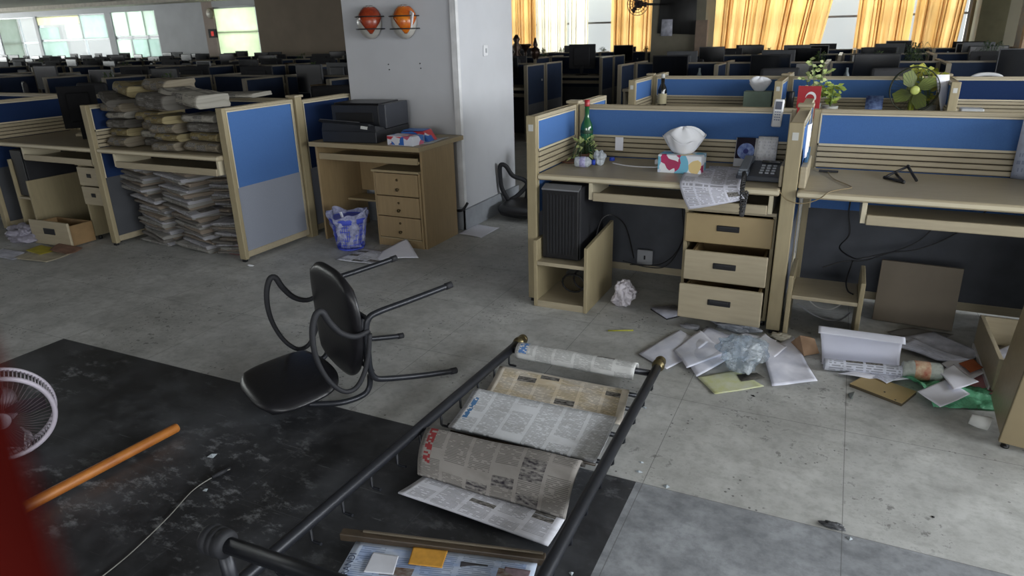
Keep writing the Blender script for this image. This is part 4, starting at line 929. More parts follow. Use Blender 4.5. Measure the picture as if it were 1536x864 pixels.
c0 = M0 @ Vector((-.075, -.10, .04)); path = spline([c0, Vector((-.415, 3.575, Z+.03)), Vector((-.405, 3.47, Z+.012)), Vector((-.40, 3.455, Z-.06)), Vector((-.395, 3.45, Z-.13)), Vector((-.39, 3.455, Z-.08)), Vector((-.385, 3.47, Z-.02))], 24)
for i, p in enumerate(path): a = i*1.25; cord.append(p + Vector((.009*math.cos(a), .004*math.cos(a), .009*math.sin(a))))
MB().tube(cord, .0045, 6).build('curly_cord', CABLE, t)
# desk calendar
t = thing('desk_calendar', (-.42, 4.06, Z), 'white desk calendar with a blue round picture standing against the slatted divider', 'calendar')
a0, b0 = Vector((-.535, 4.035, Z+.002)), Vector((-.312, 4.035, Z+.002)); up = Vector((0, .065, .165))
sheet('calendar_stand', quad([a0, b0, b0+Vector((0, .065, .15)), a0+Vector((0, .065, .15))]), 2, 2, mat('white_card', '#d8dae0', .6), t, .003)
q0 = a0 + Vector((.006, -.003, .045)); q1 = q0 + Vector((.10, 0, 0)); u2 = Vector((0, .045, .11))
sheet('picture_page', quad([q0, q1, q1+u2, q0+u2]), 1, 1, mat('dark_picture_print', '#2a2338', .6, var=.2, scale=40), t, .0012)
mb = MB(); nrm = Vector((0, -.92, .38)); cc = q0 + Vector((.055, -.0015, 0)) + u2*.36
xx = Vector((1, 0, 0)); yy = u2.normalized()
for nm, r0, m_, off in (('picture_disc', .046, mat('pale_blue_picture', '#8fa3cf', .6, var=.3, scale=50, c2='#42579f'), .0004), ('picture_spot', .014, mat('deep_blue_picture', '#26327a', .6), .0010)):
    vs = [cc - nrm*0 + Vector((0, -1, .4)).normalized()*off + xx*r0*math.cos(2*PI*k/24) + yy*r0*math.sin(2*PI*k/24) for k in range(24)]
    vs2 = [p + Vector((0, .0005, 0)) for p in vs]
    m_b = MB(); m_b.add(vs + vs2, [tuple(range(24)), tuple(range(47, 23, -1))] + [(k, (k+1) % 24, 24+(k+1) % 24, 24+k) for k in range(24)]); m_b.build(nm, m_, t)
q0 = a0 + Vector((.118, -.003, .015)); q1 = q0 + Vector((.104, 0, 0)); u2 = Vector((0, .062, .148))
sheet('month_page', quad([q0, q1, q1+u2, q0+u2], lambda a, b_: (0, -.003*math.sin(PI*b_), 0)), 4, 6, print_mat('calendar_print', '#e9eaf0', '#9da3b4', 7, 9, 21, .0, density=.1), t, .001)
mb = MB()
for k in range(13):
    p = q0+u2+Vector((.006+k*.0078, .0, 0)); mb.tube([p+Vector((0, .005*math.cos(x), .005*math.sin(x))) for x in [j*PI/4 for j in range(8)]], .0009, 4, True)
mb.build('spiral_binding', CHROME, t)
# bottles, plant
def bottle(base, prof, label, m, capm=None, cap=None, body2=None, name='bottle', axis='z', lab=None):
    t = thing(name, base, label, 'bottle'); MB().lathe(prof, base, 28, axis).build('bottle_body', m, t)
    if cap: MB().lathe(cap, base, 20, axis).build('cap', capm, t)
    if lab: MB().lathe(lab[0], base, 28, axis).build('label_band', lab[1], t)
    return t
GG = glass('green_bottle_glass', '#2c7a45', .05)
GG2 = mat('green_glass_body', '#1d5a34', .12, var=.1, spec=.8)
bottle((-1.40, 4.0, Z), [(.036, .0), (.038, .01), (.038, .185), (.034, .21), (.020, .24), (.0145, .26), (.0135, .325)], 'tall green glass bottle with a red cap behind the leafy plant', GG2, mat('red_bottle_cap', '#a3232a', .35), [(.0155, .318), (.0165, .322), (.0165, .352), (.012, .356)], lab=([(.0385, .16), (.0388, .162), (.0388, .178), (.0385, .18)], mat('dark_green_label', '#1b3d27', .5)))
t = plant((-1.385, 3.925, Z), 'leafy green plant in a small brown saucer pot beneath the green bottle', h=.085, w=.10, n=38, m=GREENL, pot=TERRA, pr=.035, ph=.05, droop=1.0, seed=5, leafw=.032)
MB().lathe([(.05, .0), (.062, .012), (.058, .012), (.046, .004)], (-1.455, 3.88, Z), 20).build('saucer', TERRA, t)
PETF = film('clear_pet_plastic', '#dfe6ee', .55, .08, .5, 60)
def petbottle(base, rz, label, capc, ln=.13, r=.03):
    t = thing('plastic_bottle', base, label, 'bottle'); M0 = Matrix.Translation(base) @ Matrix.Rotation(rz, 4, 'Z') @ Matrix.Translation((0, 0, r+.001)) @ Matrix.Rotation(PI/2, 4, 'Y')
    mb = MB(); mb.M = M0; mb.lathe([(r*.8, 0), (r, .008), (r*.96, .03), (r, .05), (r*.96, .07), (r, ln*.75), (.013, ln*.95), (.013, ln)], (0, 0, 0), 22); mb.build('bottle_body', PETF, t)
    mb = MB(); mb.M = M0; mb.lathe([(.0155, ln), (.0155, ln+.016), (.013, ln+.018)], (0, 0, 0), 18); mb.build('cap', capc, t)
    mb = MB(); mb.M = M0; mb.lathe([(r*.985, .03), (r*1.01, .031), (r*1.01, .062), (r*.985, .063)], (0, 0, 0), 22); mb.build('label_band', mat('white_violet_label', '#b9bbd6', .5, var=.3, scale=60, c2='#6f62a0'), t)
    return t
BCAP = mat('deep_blue_plastic_cap', '#1e3fae', .35)
petbottle((-1.375, 3.735, Z), .12, 'short clear plastic bottle lying on the desk with a blue band, below the plant', BCAP, .10, .031)
t = thing('cling_wrap', (-1.25, 3.86, Z), 'crumpled clear plastic cup with a blue rim on the desk end of the white cable', 'plastic cup'); blob('wrap_body', (-1.262, 3.85, Z), (.036, .035, .045), PETF, t, 3, .5, 4, .1); MB().lathe([(.016, 0), (.016, .018), (.012, .02)], (-1.205, 3.90, Z+.02), 16).build('rim', BCAP, t)
o = MB().box((-1.255, 4.118, Z+.045), (-1.205, 4.121, Z+.125)).build('note_card', PAPER, None, base=(-1.23, 4.12, Z)); o2 = tag(o, 'small white card leaning on the slats beside the leafy plant', 'card')
o = MB().tube(spline([(-1.20, 3.90, Z+.006), (-1.12, 3.86, Z+.004), (-1.02, 3.84, Z+.004), (-.93, 3.86, Z+.004), (-.895, 3.88, Z+.006)], 8), .0035, 8).build('charging_cable', WHITE, None, base=(-1.05, 3.87, Z)); tag(o, 'white charging cable curving across the desk to the tissue box', 'cable')
B((-.965, 3.955, Z+.001), (-.925, 4.0, Z+.028)).build('charger', WHITE, None, .004); o = bpy.data.objects['charger']; tag(o, 'white charger plug lying on the desk just behind the tissue box', 'charger')
# remote control in its bracket on the divider edge
t = thing('remote_control', (-.335, 4.13, 1.0), 'white air conditioner remote control clipped on top of the blue divider', 'remote control')
M0 = Matrix.Translation((-.333, 4.128, 1.055)) @ Matrix.Rotation(.04, 4, 'Y')
mb = MB(); mb.M = M0; mb.box((-.026, -.018, -.075), (.026, .008, .075)); mb.build('body', WHITE, t, .008)
mb = MB(); mb.M = M0; mb.box((-.017, -.0205, .022), (.017, -.017, .064)); mb.build('display', mat('grey_lcd', '#5a5f6e', .2), t, .001)
mb = MB(); mb.M = M0
for r_ in range(4):
    for c_ in (-1, 0, 1):
        mb.box((c_*.011-.004, -.0205, .008-r_*.014-.003), (c_*.011+.004, -.017, .008-r_*.014+.003))
mb.build('buttons', mat('blue_grey_button', '#8089a5', .4), t)
# papers tucked behind the central divider
t = thing('document_holder', (-.12, 3.75, .82), 'white sheets and blue folder tucked beside the central divider', 'document holder')
sheet('sheets', quad([Vector((-.150, 3.62, .90)), Vector((-.145, 3.74, .90)), Vector((-.140, 3.74, 1.055)), Vector((-.150, 3.60, 1.06))], lambda a, b_: (.006*math.sin(3*a), 0, 0)), 8, 4, PAPER, t, .004)
B((-.150, 3.66, .80), (-.135, 3.86, .92)).build('folder', mat('teal_blue_folder', '#2a5f86', .5), t, .003)
B((-.158, 3.53, DZ+.002), (-.125, 3.90, .872)).build('rack_side', LAM, t, .006); B((-.248, 3.53, DZ+.002), (-.232, 3.90, .872)).build('rack_side', LAM, t, .006)
# the second desk
t = thing('cable_bracket', (.31, 4.0, Z), 'black triangular plastic bracket lying open on the bare desk', 'bracket')
P = [atz(*q) for q in ((1327, 266, Z+.008), (1343, 258, Z+.03), (1362, 250, Z+.05), (1375, 271, Z+.008), (1355, 273, Z+.008), (1345, 262, Z+.012))]
mb = MB()
for a, b_ in ((0, 1), (1, 2), (2, 3), (0, 4), (4, 5), (5, 1)): mb.tube([P[a], P[b_]], .007, 6)
mb.build('arm', BLACK, t)
mb = MB(); mb.sphere(P[2], .011, 8).sphere(P[0], .009, 8).sphere(P[4], .010, 8); mb.build('joint', BLACK, t)
t = thing('cable', (0, 3.8, Z), 'thin pale cable with a dark clip trailing over the bare desk edge onto the divider', 'cable')
MB().tube(spline([(-.24, 3.50, Z-.005), (-.20, 3.485, Z-.045), (-.13, 3.466, Z-.055), (-.06, 3.47, Z-.03), (-.02, 3.48, Z+.004), (.03, 3.56, Z+.005), (.075, 3.62, Z+.005), (.06, 3.68, Z+.005), (.0, 3.80, Z+.005), (-.03, 3.92, Z+.005), (-.04, 4.0, Z+.005)], 8), .0026, 6).build('cable_run', mat('tan_cable', '#8b7b5c', .5), t)
MB().box((-.085, 4.0, Z+.002), (.01, 4.018, Z+.012)).build('clip', BLACKM, t, .002)
t = thing('printed_sheet', (.80, 4.0, Z), 'tall blue-grey printed sheet standing at the frame edge of the bare desk', 'printed sheet')
sheet('page', quad([atz(1515, 267, Z+.002), atz(1515, 267, Z+.002)+Vector((.22, -.10, 0)), atz(1515, 267, Z+.002)+Vector((.235, -.07, .34)), aty(1536, 178, 3.98)]), 6, 8, print_mat('blue_grey_table_print', '#a7afc4', '#5d6884', 5, 8, 31, .0, density=.2), t, .004)
t = thing('paper_cup', (.86, 3.98, Z), 'white paper cup cut off by the frame edge on the bare desk', 'cup'); MB().lathe([(.027, 0), (.036, .085), (.034, .085), (.025, .004)], (.875, 4.0, Z), 20).build('cup_body', WHITE, t)
# cables below the desks
def cab(pts, label, r=.0035, m=CABLE, n=8): 
    o = MB().tube(spline(pts, n), r, 6).build('cable', m, None, base=tuple(pts[0])); return tag(o, label, 'cable')
cab([(-.80, 4.12, .72), (-.82, 4.11, .5), (-.80, 4.10, .3), (-.88, 4.08, .12), (-1.0, 4.05, .10), (-1.15, 4.0, .14)], 'black cable hanging down the dark panel behind the three-drawer unit')
cab([(-.74, 4.0, .56), (-.75, 3.9, .5), (-.78, 3.95, .3), (-.9, 4.0, .15), (-1.1, 4.0, .12)], 'black cable drooping beside the drawer pedestal under the telephone desk')
cab([(-1.20, 3.62, .40), (-1.17, 3.62, .50), (-1.12, 3.66, .52), (-1.08, 3.8, .42), (-1.05, 3.9, .2)], 'black cable looping out beside the computer tower', .0045)
cab([(.10, 4.1, .70), (.09, 4.09, .55), (.11, 4.08, .42), (.07, 4.0, .36), (.14, 3.86, .35), (.19, 3.85, .36), (.3, 3.95, .37), (.45, 4.05, .38), (.6, 4.1, .46), (.72, 4.1, .60)], 'black cable strung along the dark panel under the bare desk', .004)
cab([(.55, 4.1, .58), (.45, 4.08, .42), (.30, 4.0, .35), (.19, 3.9, .33), (.10, 3.82, .34), (.0, 3.8, .30)], 'second black cable sagging towards the empty computer stand', .0035)
cab([(.14, 3.84, .34), (.12, 3.75, .26), (.13, 3.65, .24), (.155, 3.6, .24)], 'short dark cable dropping onto the stand shelf', .004)
cab([(-.10, 3.72, .11), (-.02, 3.70, .07), (.06, 3.68, .055), (.12, 3.70, .06), (.16, 3.74, .09)], 'loose grey cable bundle lying below the empty stand shelf', .005, GREYP)
cab([(-.08, 3.78, .15), (.0, 3.76, .09), (.08, 3.74, .10), (.15, 3.78, .16)], 'grey cable tangle at the back of the empty computer stand', .004, CABLEW)
t = thing('wall_socket', (-1.02, 4.13, .1), 'pale power socket at floor level beside the computer stand', 'socket'); B((-1.085, 4.105, .095), (-.985, 4.125, .19)).build('plate', GREYP, t, .004); B((-1.04, 4.1, .13), (-1.03, 4.106, .155)).build('slot', BLACK, t)
# ---------------------------------------------------------------- below and in front of the desks
o = blob('plastic_bag', atz(932, 464, .0) + Vector((0, .05, 0)), (.068, .06, .085), film('white_bag_film', '#d9d4dc', .25, .25, .8, 30), None, 11, .55, 5, .12, base=tuple(atz(932, 464, .0)+Vector((0, .05, 0)))); tag(o, 'small knotted plastic bag of white tissue beside the computer stand', 'plastic bag')
t = thing('notebook', tuple(atz(998, 466, 0)), 'small notebook with a dark cover lying beside the drawers', 'notebook')
NB = [atz(976, 462, .012), atz(1000, 477, .012), atz(1030, 470, .012), atz(1012, 458, .012)]
sheet('cover', quad([p + Vector((0, 0, -.008)) for p in NB]), 1, 1, BLACKM, t, .006); sheet('pages', quad([p + Vector((.0, .0, 0)) for p in NB]), 2, 2, PAPERG, t, .008)
o = MB().tube([atz(912, 496, .004), atz(950, 495.5, .004)], .0042, 6).build('pencil', mat('yellow_green_paint', '#a9a83a', .5), None, base=tuple(atz(930, 496, 0))); tag(o, 'yellow-green pencil lying alone on the floor', 'pencil')
blob_ = blob('dust_rag', atz(1035, 492, 0), (.055, .03, .012), mat('grey_rag', '#8b8c92', .9), None, 4, .4, 4, .2, base=tuple(atz(1035, 492, 0))); tag(blob_, 'flat grey rag lying under the lowest opened drawer', 'rag')
SK = mat('pencil_sketch_paper', '#ebecf7', .85, var=.05, scale=9, c2='#c3c6d6', spec=.2)
def pp(px, z, label, m=PAPER, amp=.003, name='sheet_of_paper', thick=.0012, ph=0, cat='paper', group=None, curl=None):
    lst = [atz(u, v, z) for u, v in px]
    def bd(a, b_):
        w = amp*(math.sin(5*a+ph)*math.cos(4*b_+ph)+1)
        if curl: w += curl[2]*math.exp(-((a-curl[0])**2+(b_-curl[1])**2)*7)
        return (0, 0, w)
    return fold(lst, m, label, thick=thick, nu=14, nv=12, bend=bd, name=name, cat=cat, group=group)
pp([(1000, 556), (958, 532), (1019, 496), (1062, 520)], .004, 'white sheet with faint sketch nearest the rack post, its corner lifted', SK, .006, ph=1, curl=(0, 1, .02))
pp([(1045, 566), (1020, 530), (1060, 492), (1135, 515)], .010, 'white sheet fanned behind the clear plastic bag', SK, .006, ph=2)
pp([(1030, 553), (1010, 525), (1050, 497), (1090, 530)], .016, 'white sheet overlapping the sketch sheet beside the rack', SK, .004, ph=3)
pp([(1115, 545), (1080, 520), (1115, 500), (1165, 512)], .014, 'white sheet under the upper edge of the clear plastic bag', PAPER, .005, ph=4)
pp([(1158, 580), (1142, 530), (1190, 508), (1226, 574)], .005, 'large white sheet with a faint stain between plastic bag and paper roll', SK, .006, ph=2.6, curl=(1, 0, .02))
pp([(1150, 545), (1128, 512), (1147, 502), (1180, 522)], .018, 'white sheet with one corner pointing at the central divider', PAPER, .004, ph=5)
pp([(1072, 592), (1046, 566), (1105, 556), (1146, 580)], .004, 'yellowish printed leaflet beneath the clear plastic bag', mat('yellowish_leaflet', '#c6c8b6', .8, var=.12, scale=18, c2='#b9bd86'), .002, 'leaflet', ph=1, cat='leaflet')
o = fold([atz(1112, 572, .009), atz(1148, 567, .009), atz(1135, 559, .009), atz(1105, 562, .009)], mat('dark_leaflet_print', '#4d4b45', .8, var=.3, scale=60), 'x', thick=.001, nu=2, nv=2); childpart(o, [x for x in bpy.data.objects if x.get('label', '').startswith('yellowish printed')][0], 'printed_picture')
BAGF = film('clear_bag_film', '#dfe6ec', .97, .08, 1.0, 9)
o = blob('clear_plastic_bag', atz(1108, 562, 0) + Vector((0, .03, .02)), (.115, .10, .085), BAGF, None, 21, .65, 5, .15, base=tuple(atz(1108, 562, 0)), freq=2.4); tag(o, 'crumpled clear plastic bag lying on the white sheets', 'plastic bag')
o = blob('foil_bag', atz(1103, 498, 0) + Vector((0, .03, 0)), (.13, .05, .03), film('silvery_film', '#aeb2ba', .3, .15, 1.0, 40), None, 31, .5, 5, .2, base=tuple(atz(1103, 498, 0))); tag(o, 'flat silvery crumpled film below the drawer pedestal', 'plastic film')
o = blob('crumpled_tissue', atz(1170, 512, 0) + Vector((0, .02, 0)), (.05, .035, .022), mat('beige_crumpled_tissue', '#b5b0a0', .9), None, 33, .6, 4, .2, base=tuple(atz(1170, 512, 0))); tag(o, 'small beige crumpled tissue at the foot of the central divider', 'tissue')
t = thing('paper_bag', tuple(atz(1205, 525, 0)), 'crushed brown paper bag at the foot of the empty stand', 'paper bag')
KR = mat('brown_kraft_paper', '#9f8166', .8, var=.12, scale=14)
q = [atz(1188, 524, .0), atz(1224, 534, .0), atz(1228, 520, .02), atz(1206, 498, .05)]
mb = MB(); pk = atz(1200, 503, .09); b4 = [atz(1184, 515, .004), atz(1206, 534, .004), atz(1229, 530, .004), atz(1215, 505, .004)]; pk2 = atz(1222, 508, .07)
mb.add([*b4, pk, pk2], [(0,1,4), (1,2,5), (1,5,4), (2,3,5), (3,0,4), (3,4,5), (3,2,1,0)]); mb.build('crushed_bag', KR, t)
# rolled white poster paper
t = thing('paper_roll', tuple(atz(1280, 555, 0)), 'large white sheet curling up from a rolled newspaper below the empty stand', 'roll of paper')
A0, A1 = atz(1232, 549, .0), atz(1350, 560, .0)
def f(a, b_):
    p = lerp(A0, A1, a); ph_ = b_*PI*1.55
    # a big open curl: floor -> back -> overhang
    r = .075
    return p + Vector((-.015*(1-a)*0, .0 + .085 + r*math.sin(-PI*.5 + ph_)*1.0 + .0, .006 + r*1.25*(1-math.cos(ph_))*.78))
def f(a, b_):
    p = lerp(A0, A1, a)
    prof = spline([(0, 0, .012), (0, .05, .004), (0, .105, .03), (0, .125, .085), (0, .10, .150), (0, .05, .178), (0, .0, .165)], 4)
    q = prof[min(len(prof)-1, int(round(b_*(len(prof)-1))))]
    return p + Vector((-.02*q.z/.1*(1-a), q.y, q.z*(1-.12*a)))
sheet('curled_sheet', f, 24, 24, mat('plain_white_sheet', '#d9dbe8', .7, var=.02), t, .002)
ra, rb = atz(1236, 550, .028), atz(1345, 561, .028)
d = (rb-ra).normalized()
def f(a, b_):
    p = lerp(ra, rb + d*.03, a) + Vector((0, .03, 0)); th = 2*PI*b_*.98; n_ = Vector((-d.y, d.x, 0)); return p + (n_*math.cos(th) + Vector((0, 0, 1))*math.sin(th))*.026
sheet('rolled_newspaper', f, 20, 20, print_mat('newsprint_roll', '#c9ccd8', '#23242a', 4, 14, 51, .3), t, .002)
# open letters and board under it
pp([(1318, 572), (1256, 561), (1285, 556), (1370, 570)], .012, 'white envelope lying half across the small wooden board', PAPER, .004, ph=2)
pp([(1330, 576), (1300, 562), (1340, 553), (1352, 566)], .016, 'white printed letter between paper roll and jar', print_mat('letter_print', '#d4d7e6', '#7b82a0', 1, 16, 61, .0, density=.5), .003, ph=3)
t = thing('small_board', tuple(atz(1325, 590, 0)), 'small pale wooden board with a dark edge on the floor below the jar', 'board')
bd_ = [atz(1274, 580, 0), atz(1352, 610, 0), atz(1374, 592, 0), atz(1300, 566, 0)]
mb = MB(); mb.prism([(p.x, p.y) for p in bd_], .001, .014); mb.build('board', mat('dark_board_edge', '#4d4331', .7), t); mb = MB(); mb.prism([(p.x, p.y) for p in bd_], .014, .0165); mb.build('veneer', mat('pale_veneer', '#b09a6c', .5, var=.08), t)
mb = MB(); 
for u, v in ((1327, 588), (1343, 600)): p = atz(u, v, .017); mb.lathe([(.004, 0), (.004, .0012)], p, 8)
mb.build('screw_hole', BLACK, t)
# jar
t = thing('plastic_jar', tuple(atz(1380, 565, 0)), 'clear plastic jar with a red-orange label lying on the papers', 'jar')
j0 = atz(1353, 553, .045); j1 = atz(1415, 560, .045); dj = (j1-j0).normalized(); rj = dj.to_track_quat('Z', 'Y').to_matrix().to_4x4(); MJ = Matrix.Translation(j0) @ rj
lj = .155
mb = MB(); mb.M = MJ; mb.lathe([(.030, 0), (.036, .004), (.036, .018), (.040, .024), (.043, .04), (.043, lj-.01), (.038, lj)], (0, 0, 0), 28); mb.build('jar_body', film('clear_jar_plastic', '#cfd5cf', .45, .1, .3, 40), t)
mb = MB(); mb.M = MJ; mb.lathe([(.0435, .045), (.0438, .046), (.0438, .105), (.0435, .106)], (0, 0, 0), 28); mb.build('jar_label', mat('red_orange_label', '#a8402a', .5, var=.3, scale=30, c2='#d9c7a8'), t)
mb = MB(); mb.M = MJ; mb.lathe([(.034, .05), (.036, .06), (.036, .13), (.03, .14)], (0, 0, 0), 16); mb.build('jar_contents', mat('yellowish_jar_contents', '#b5ab7c', .8), t)
# green bag
def f(a, b_):
    c = [atz(1348, 566, .0), atz(1400, 612, .0), atz(1508, 618, .0), atz(1505, 588, .0), atz(1420, 578, 0)]
    p = (c[0]*(1-a) + c[3]*a)*b_ + (c[1]*(1-a)+c[2]*a)*(1-b_)
    h_ = .028*(noise.noise(Vector((a*5, b_*4, 3)))+.6) * math.sin(PI*min(1, max(0, a*.9+.08)))*(.35+math.sin(PI*b_)) + .012*abs(noise.noise(Vector((a*16, b_*12, 7))))
    if a < .15: h_ += .05*(1-a/.15)*math.sin(PI*b_)
    return p + Vector((0, 0, max(.004, h_)))
o = sheet('green_plastic_bag', f, 40, 20, film('green_bag_film', '#83d6aa', .45, .22, 1.0, 26), None, .001, base=tuple(atz(1430, 600, 0))); tag(o, 'flattened translucent green plastic bag spread on the floor', 'plastic bag')
pp([(1410, 612), (1376, 588), (1420, 570), (1455, 592)], .042, 'white folded sheet lying on the green bag', PAPER, .003, ph=1)
pp([(1430, 585), (1408, 558), (1430, 548), (1468, 575)], .058, 'white sheet resting between jar and loose drawer', PAPER, .004, ph=2)
pp([(1447, 575), (1412, 545), (1440, 535), (1478, 560)], .022, 'white sheet partly under the runner of the loose drawer', PAPER, .004, ph=3)
pp([(1405, 540), (1345, 520), (1370, 512), (1460, 545)], .022, 'long white papers stacked behind the jar', print_mat('letter_print_b', '#cfd2e2', '#6f7694', 1, 20, 62, .0, density=.4), .006, thick=.012, ph=2, name='paper_stack')
pp([(1450, 548), (1350, 508), (1400, 500), (1470, 530)], .012, 'grey sheets in the shade behind the stacked white papers', PAPERG, .006, ph=4, thick=.006)
pp([(1380, 515), (1330, 500), (1370, 494), (1430, 505)], .006, 'grey rag-like paper in front of the leaning brown board', mat('grey_brown_paper', '#6d6a67', .9), .010, ph=4)
pp([(1500, 598), (1440, 575), (1462, 560), (1530, 580)], .006, 'dusty pink sheet under the loose drawer', mat('dusty_pink_paper', '#b77f83', .8, var=.08), .002, ph=0)
pp([(1455, 560), (1438, 545), (1460, 540), (1475, 552)], .034, 'small orange card among the papers by the loose drawer', mat('orange_card', '#b5643c', .7), .003, ph=0, name='card', cat='card')
pp([(1500, 545), (1490, 528), (1520, 518), (1536, 535)], .05, 'grey sheet lying inside the loose drawer', PAPERG, .004, ph=0)
t = thing('crushed_cup', tuple(atz(1462, 632, 0)), 'small crushed white paper cup below the green bag', 'cup')
mb = MB(); c_ = atz(1455, 628, .03); e_ = atz(1474, 634, .022); d = (e_-c_).normalized(); mb.M = Matrix.Translation(c_) @ d.to_track_quat('Z', 'Y').to_matrix().to_4x4() @ Matrix.Scale(.62, 4, (1, 0, 0)); mb.lathe([(.022, 0), (.033, .065), (.031, .065), (.020, .003)], (0, 0, 0), 18); mb.build('cup_body', mat('matt_white_cup', '#dadbd8', .8), t)
o = MB().add([atz(1272, 590, .002), atz(1282, 587, .004), atz(1279, 598, .003), atz(1276, 599, .012)], [(0,1,3),(1,2,3),(2,0,3),(0,2,1)]).build('glass_shard', mat('grey_green_shard', '#59625c', .3), None, base=tuple(atz(1277, 592, 0))); tag(o, 'grey-green shard beside the small wooden board', 'shard')
o = blob('debris_lump', atz(1248, 790, 0), (.035, .018, .008), mat('dark_grey_debris', '#4a4c50', .6, var=.3, scale=60), None, 5, .7, 4, .2, base=tuple(atz(1248, 790, 0))); tag(o, 'flat dark crumpled foil lump where two floor tiles meet', 'debris')
# shards and crumbs scattered: each a small thing
SHM = mat('clear_shard', '#a9b2b8', .12, var=.1); rnd = random.Random(3)
for (u, v, s_, lb) in ((958, 708, .016, 'bright shard near the rack at the dark tile edge'), (962, 694, .012, 'small shard just beyond the bright one by the rack'), (1000, 730, .014, 'curled shard on the tile joint beside the rack'), (1275, 808, .012, 'tiny curled clip in front of the foil lump'), (1400, 776, .010, 'small black chip alone on the pale floor'), (318, 684, .02, 'pale shard beside the wire end on the dark floor'), (308, 735, .012, 'smaller pale flake below the wire end'), (857, 860, .012, 'glinting shard beside the near rail of the rack'), (553, 712, .008, 'tiny glinting chip under the near rack rail'), (1130, 594, .012, 'dark crumb in front of the printed leaflet'), (966, 612, .014, 'dull metal clip beside the rack pegs')):
    p = atz(u, v, 0); k = rnd.uniform(0, 6)
    vs = [p + Vector((s_*math.cos(k+i*1.7)*rnd.uniform(.5, 1.2), s_*math.sin(k+i*1.7)*rnd.uniform(.4, 1), .001)) for i in range(4)]; top = p + Vector((0, 0, s_*.5))
    mb = MB(); mb.add(vs+[top], [(0,1,4),(1,2,4),(2,3,4),(3,0,4),(3,2,1,0)]); o = mb.build('shard', BLACK if 'black' in lb or 'dark crumb' in lb else SHM, None, base=tuple(p)); tag(o, lb, 'shard')
o = blob('tissue_scrap', atz(376, 399, 0), (.035, .012, .006), TISSUE, None, 9, .5, 3, .2, base=tuple(atz(376, 399, 0))); tag(o, 'small white tissue scrap at the foot of the big blue divider', 'tissue')
# ---------------------------------------------------------------- printer corner
PB = mat('charcoal_printer_plastic', '#24262b', .4, var=.08, scale=15); PB2 = mat('slate_printer_side', '#33363e', .45, var=.06, scale=15)
t = thing('printer', (-3.27, 4.36, TZ), 'black laser printer with its front tray open on the printer desk', 'printer')
PM = Matrix.Translation((-3.31, 4.40, TZ+.002)) @ Matrix.Rotation(.11, 4, 'Z')
def pb(name, m, a, b_, bev=.006, par=None):
    mb = MB(); mb.M = PM; mb.box(a, b_); return mb.build(name, m, par or t, bev)
pb('base_unit', PB, (-.235, -.30, .0), (.225, .20, .085)); pb('upper_housing', PB, (-.235, -.14, .088), (.17, .20, .255)); pb('side_cover', PB2, (.172, -.15, .088), (.232, .21, .262))
pb('top_lid', BLACK, (-.225, -.12, .257), (.165, .19, .268)); pb('output_slot', mat('deep_black_slot', '#08080a', .6), (-.20, -.145, .13), (.12, -.138, .20), .002); pb('rear_cover', PB, (.12, .20, .02), (.225, .225, .25))
mb = MB(); mb.M = PM; mb.add([(-.25, -.31, .155), (.17, -.31, .13), (.225, -.19, .075), (-.19, -.19, .085), (-.25, -.295, .165), (.17, -.295, .14), (.225, -.175, .085), (-.19, -.175, .095)], [(0,3,2,1),(4,5,6,7),(0,1,5,4),(1,2,6,5),(2,3,7,6),(3,0,4,7)])
mb.add([(-.235, -.30, .085), (.225, -.30, .085), (.215, -.29, .125), (-.225, -.29, .15), (-.235, -.16, .085), (.225, -.16, .085), (.215, -.16, .10), (-.225, -.16, .10)], [(0,1,2,3),(4,7,6,5),(0,3,7,4),(1,5,6,2),(3,2,6,7)]); f_ = mb.build('front_tray', PB, t, .003); f_['_b'] = t['_b']
mb = MB(); mb.M = PM; mb.add([(-.235, -.312, .168), (.10, -.312, .150), (.10, -.30, .152), (-.235, -.30, .170)], [(0,1,2,3)]); mb.build('tray_edge', mat('silver_grey_plastic', '#8b8d92', .35, metal=.3), f_)
mb = MB(); mb.M = PM; mb.obox((.13, -.302, .112), (.055, .003, .022), (-.25, .1, .0)); mb.build('rating_label', STICK, f_)
REDB = patch_mat('blue_red_carton_print', '#2f66b8', ['#b6323c', '#d7d8e2', '#8a3850', '#c9484d'], 16, 1); WHB = patch_mat('white_blue_carton_print', '#d9dce8', ['#c8637e', '#3f77c4', '#e3e5ee', '#dcdff0'], 14, 4)
t = thing('tissue_pack', (-2.9, 4.13, TZ), 'blue and white boxed pack with red pictures beside the printer', 'carton')
mb = MB(); M1 = Matrix.Translation((-2.83, 4.165, TZ+.001)) @ Matrix.Rotation(-.08, 4, 'Z'); mb.M = M1; mb.box((-.115, -.065, 0), (.115, .065, .066)); mb.build('carton', WHB, t, .003); mb = MB(); mb.M = M1; mb.box((-.112, -.0665, .004), (.035, -.065, .062)); mb.build('picture_panel', REDB, t); 
mb = MB(); mb.M = M1; mb.box((-.02, -.068, .018), (.0, -.0665, .05)); mb.build('white_mark', WHITE, t)
t = thing('tissue_pack', (-2.81, 4.37, TZ), 'blue packet with a red patch lying behind the white carton near the pillar', 'carton')
mb = MB(); mb.M = Matrix.Translation((-2.83, 4.36, TZ+.001)) @ Matrix.Rotation(.1, 4, 'Z'); mb.add([(-.12,-.07,0),(.11,-.07,0),(.11,.07,0),(-.12,.07,0),(-.12,-.07,.07),(.06,-.07,.075),(.06,.07,.08),(-.12,.07,.075)], [(0,3,2,1),(4,5,6,7),(0,1,5,4),(1,2,6,5),(2,3,7,6),(3,0,4,7)]); mb.build('packet', REDB, t, .004)
mb = MB(); mb.M = Matrix.Translation((-2.83, 4.36, TZ+.001)) @ Matrix.Rotation(.1, 4, 'Z'); mb.box((-.11, -.06, .078), (.05, .06, .0815)); mb.build('top_leaf', mat('bright_blue_packet', '#3b78c9', .4), t)
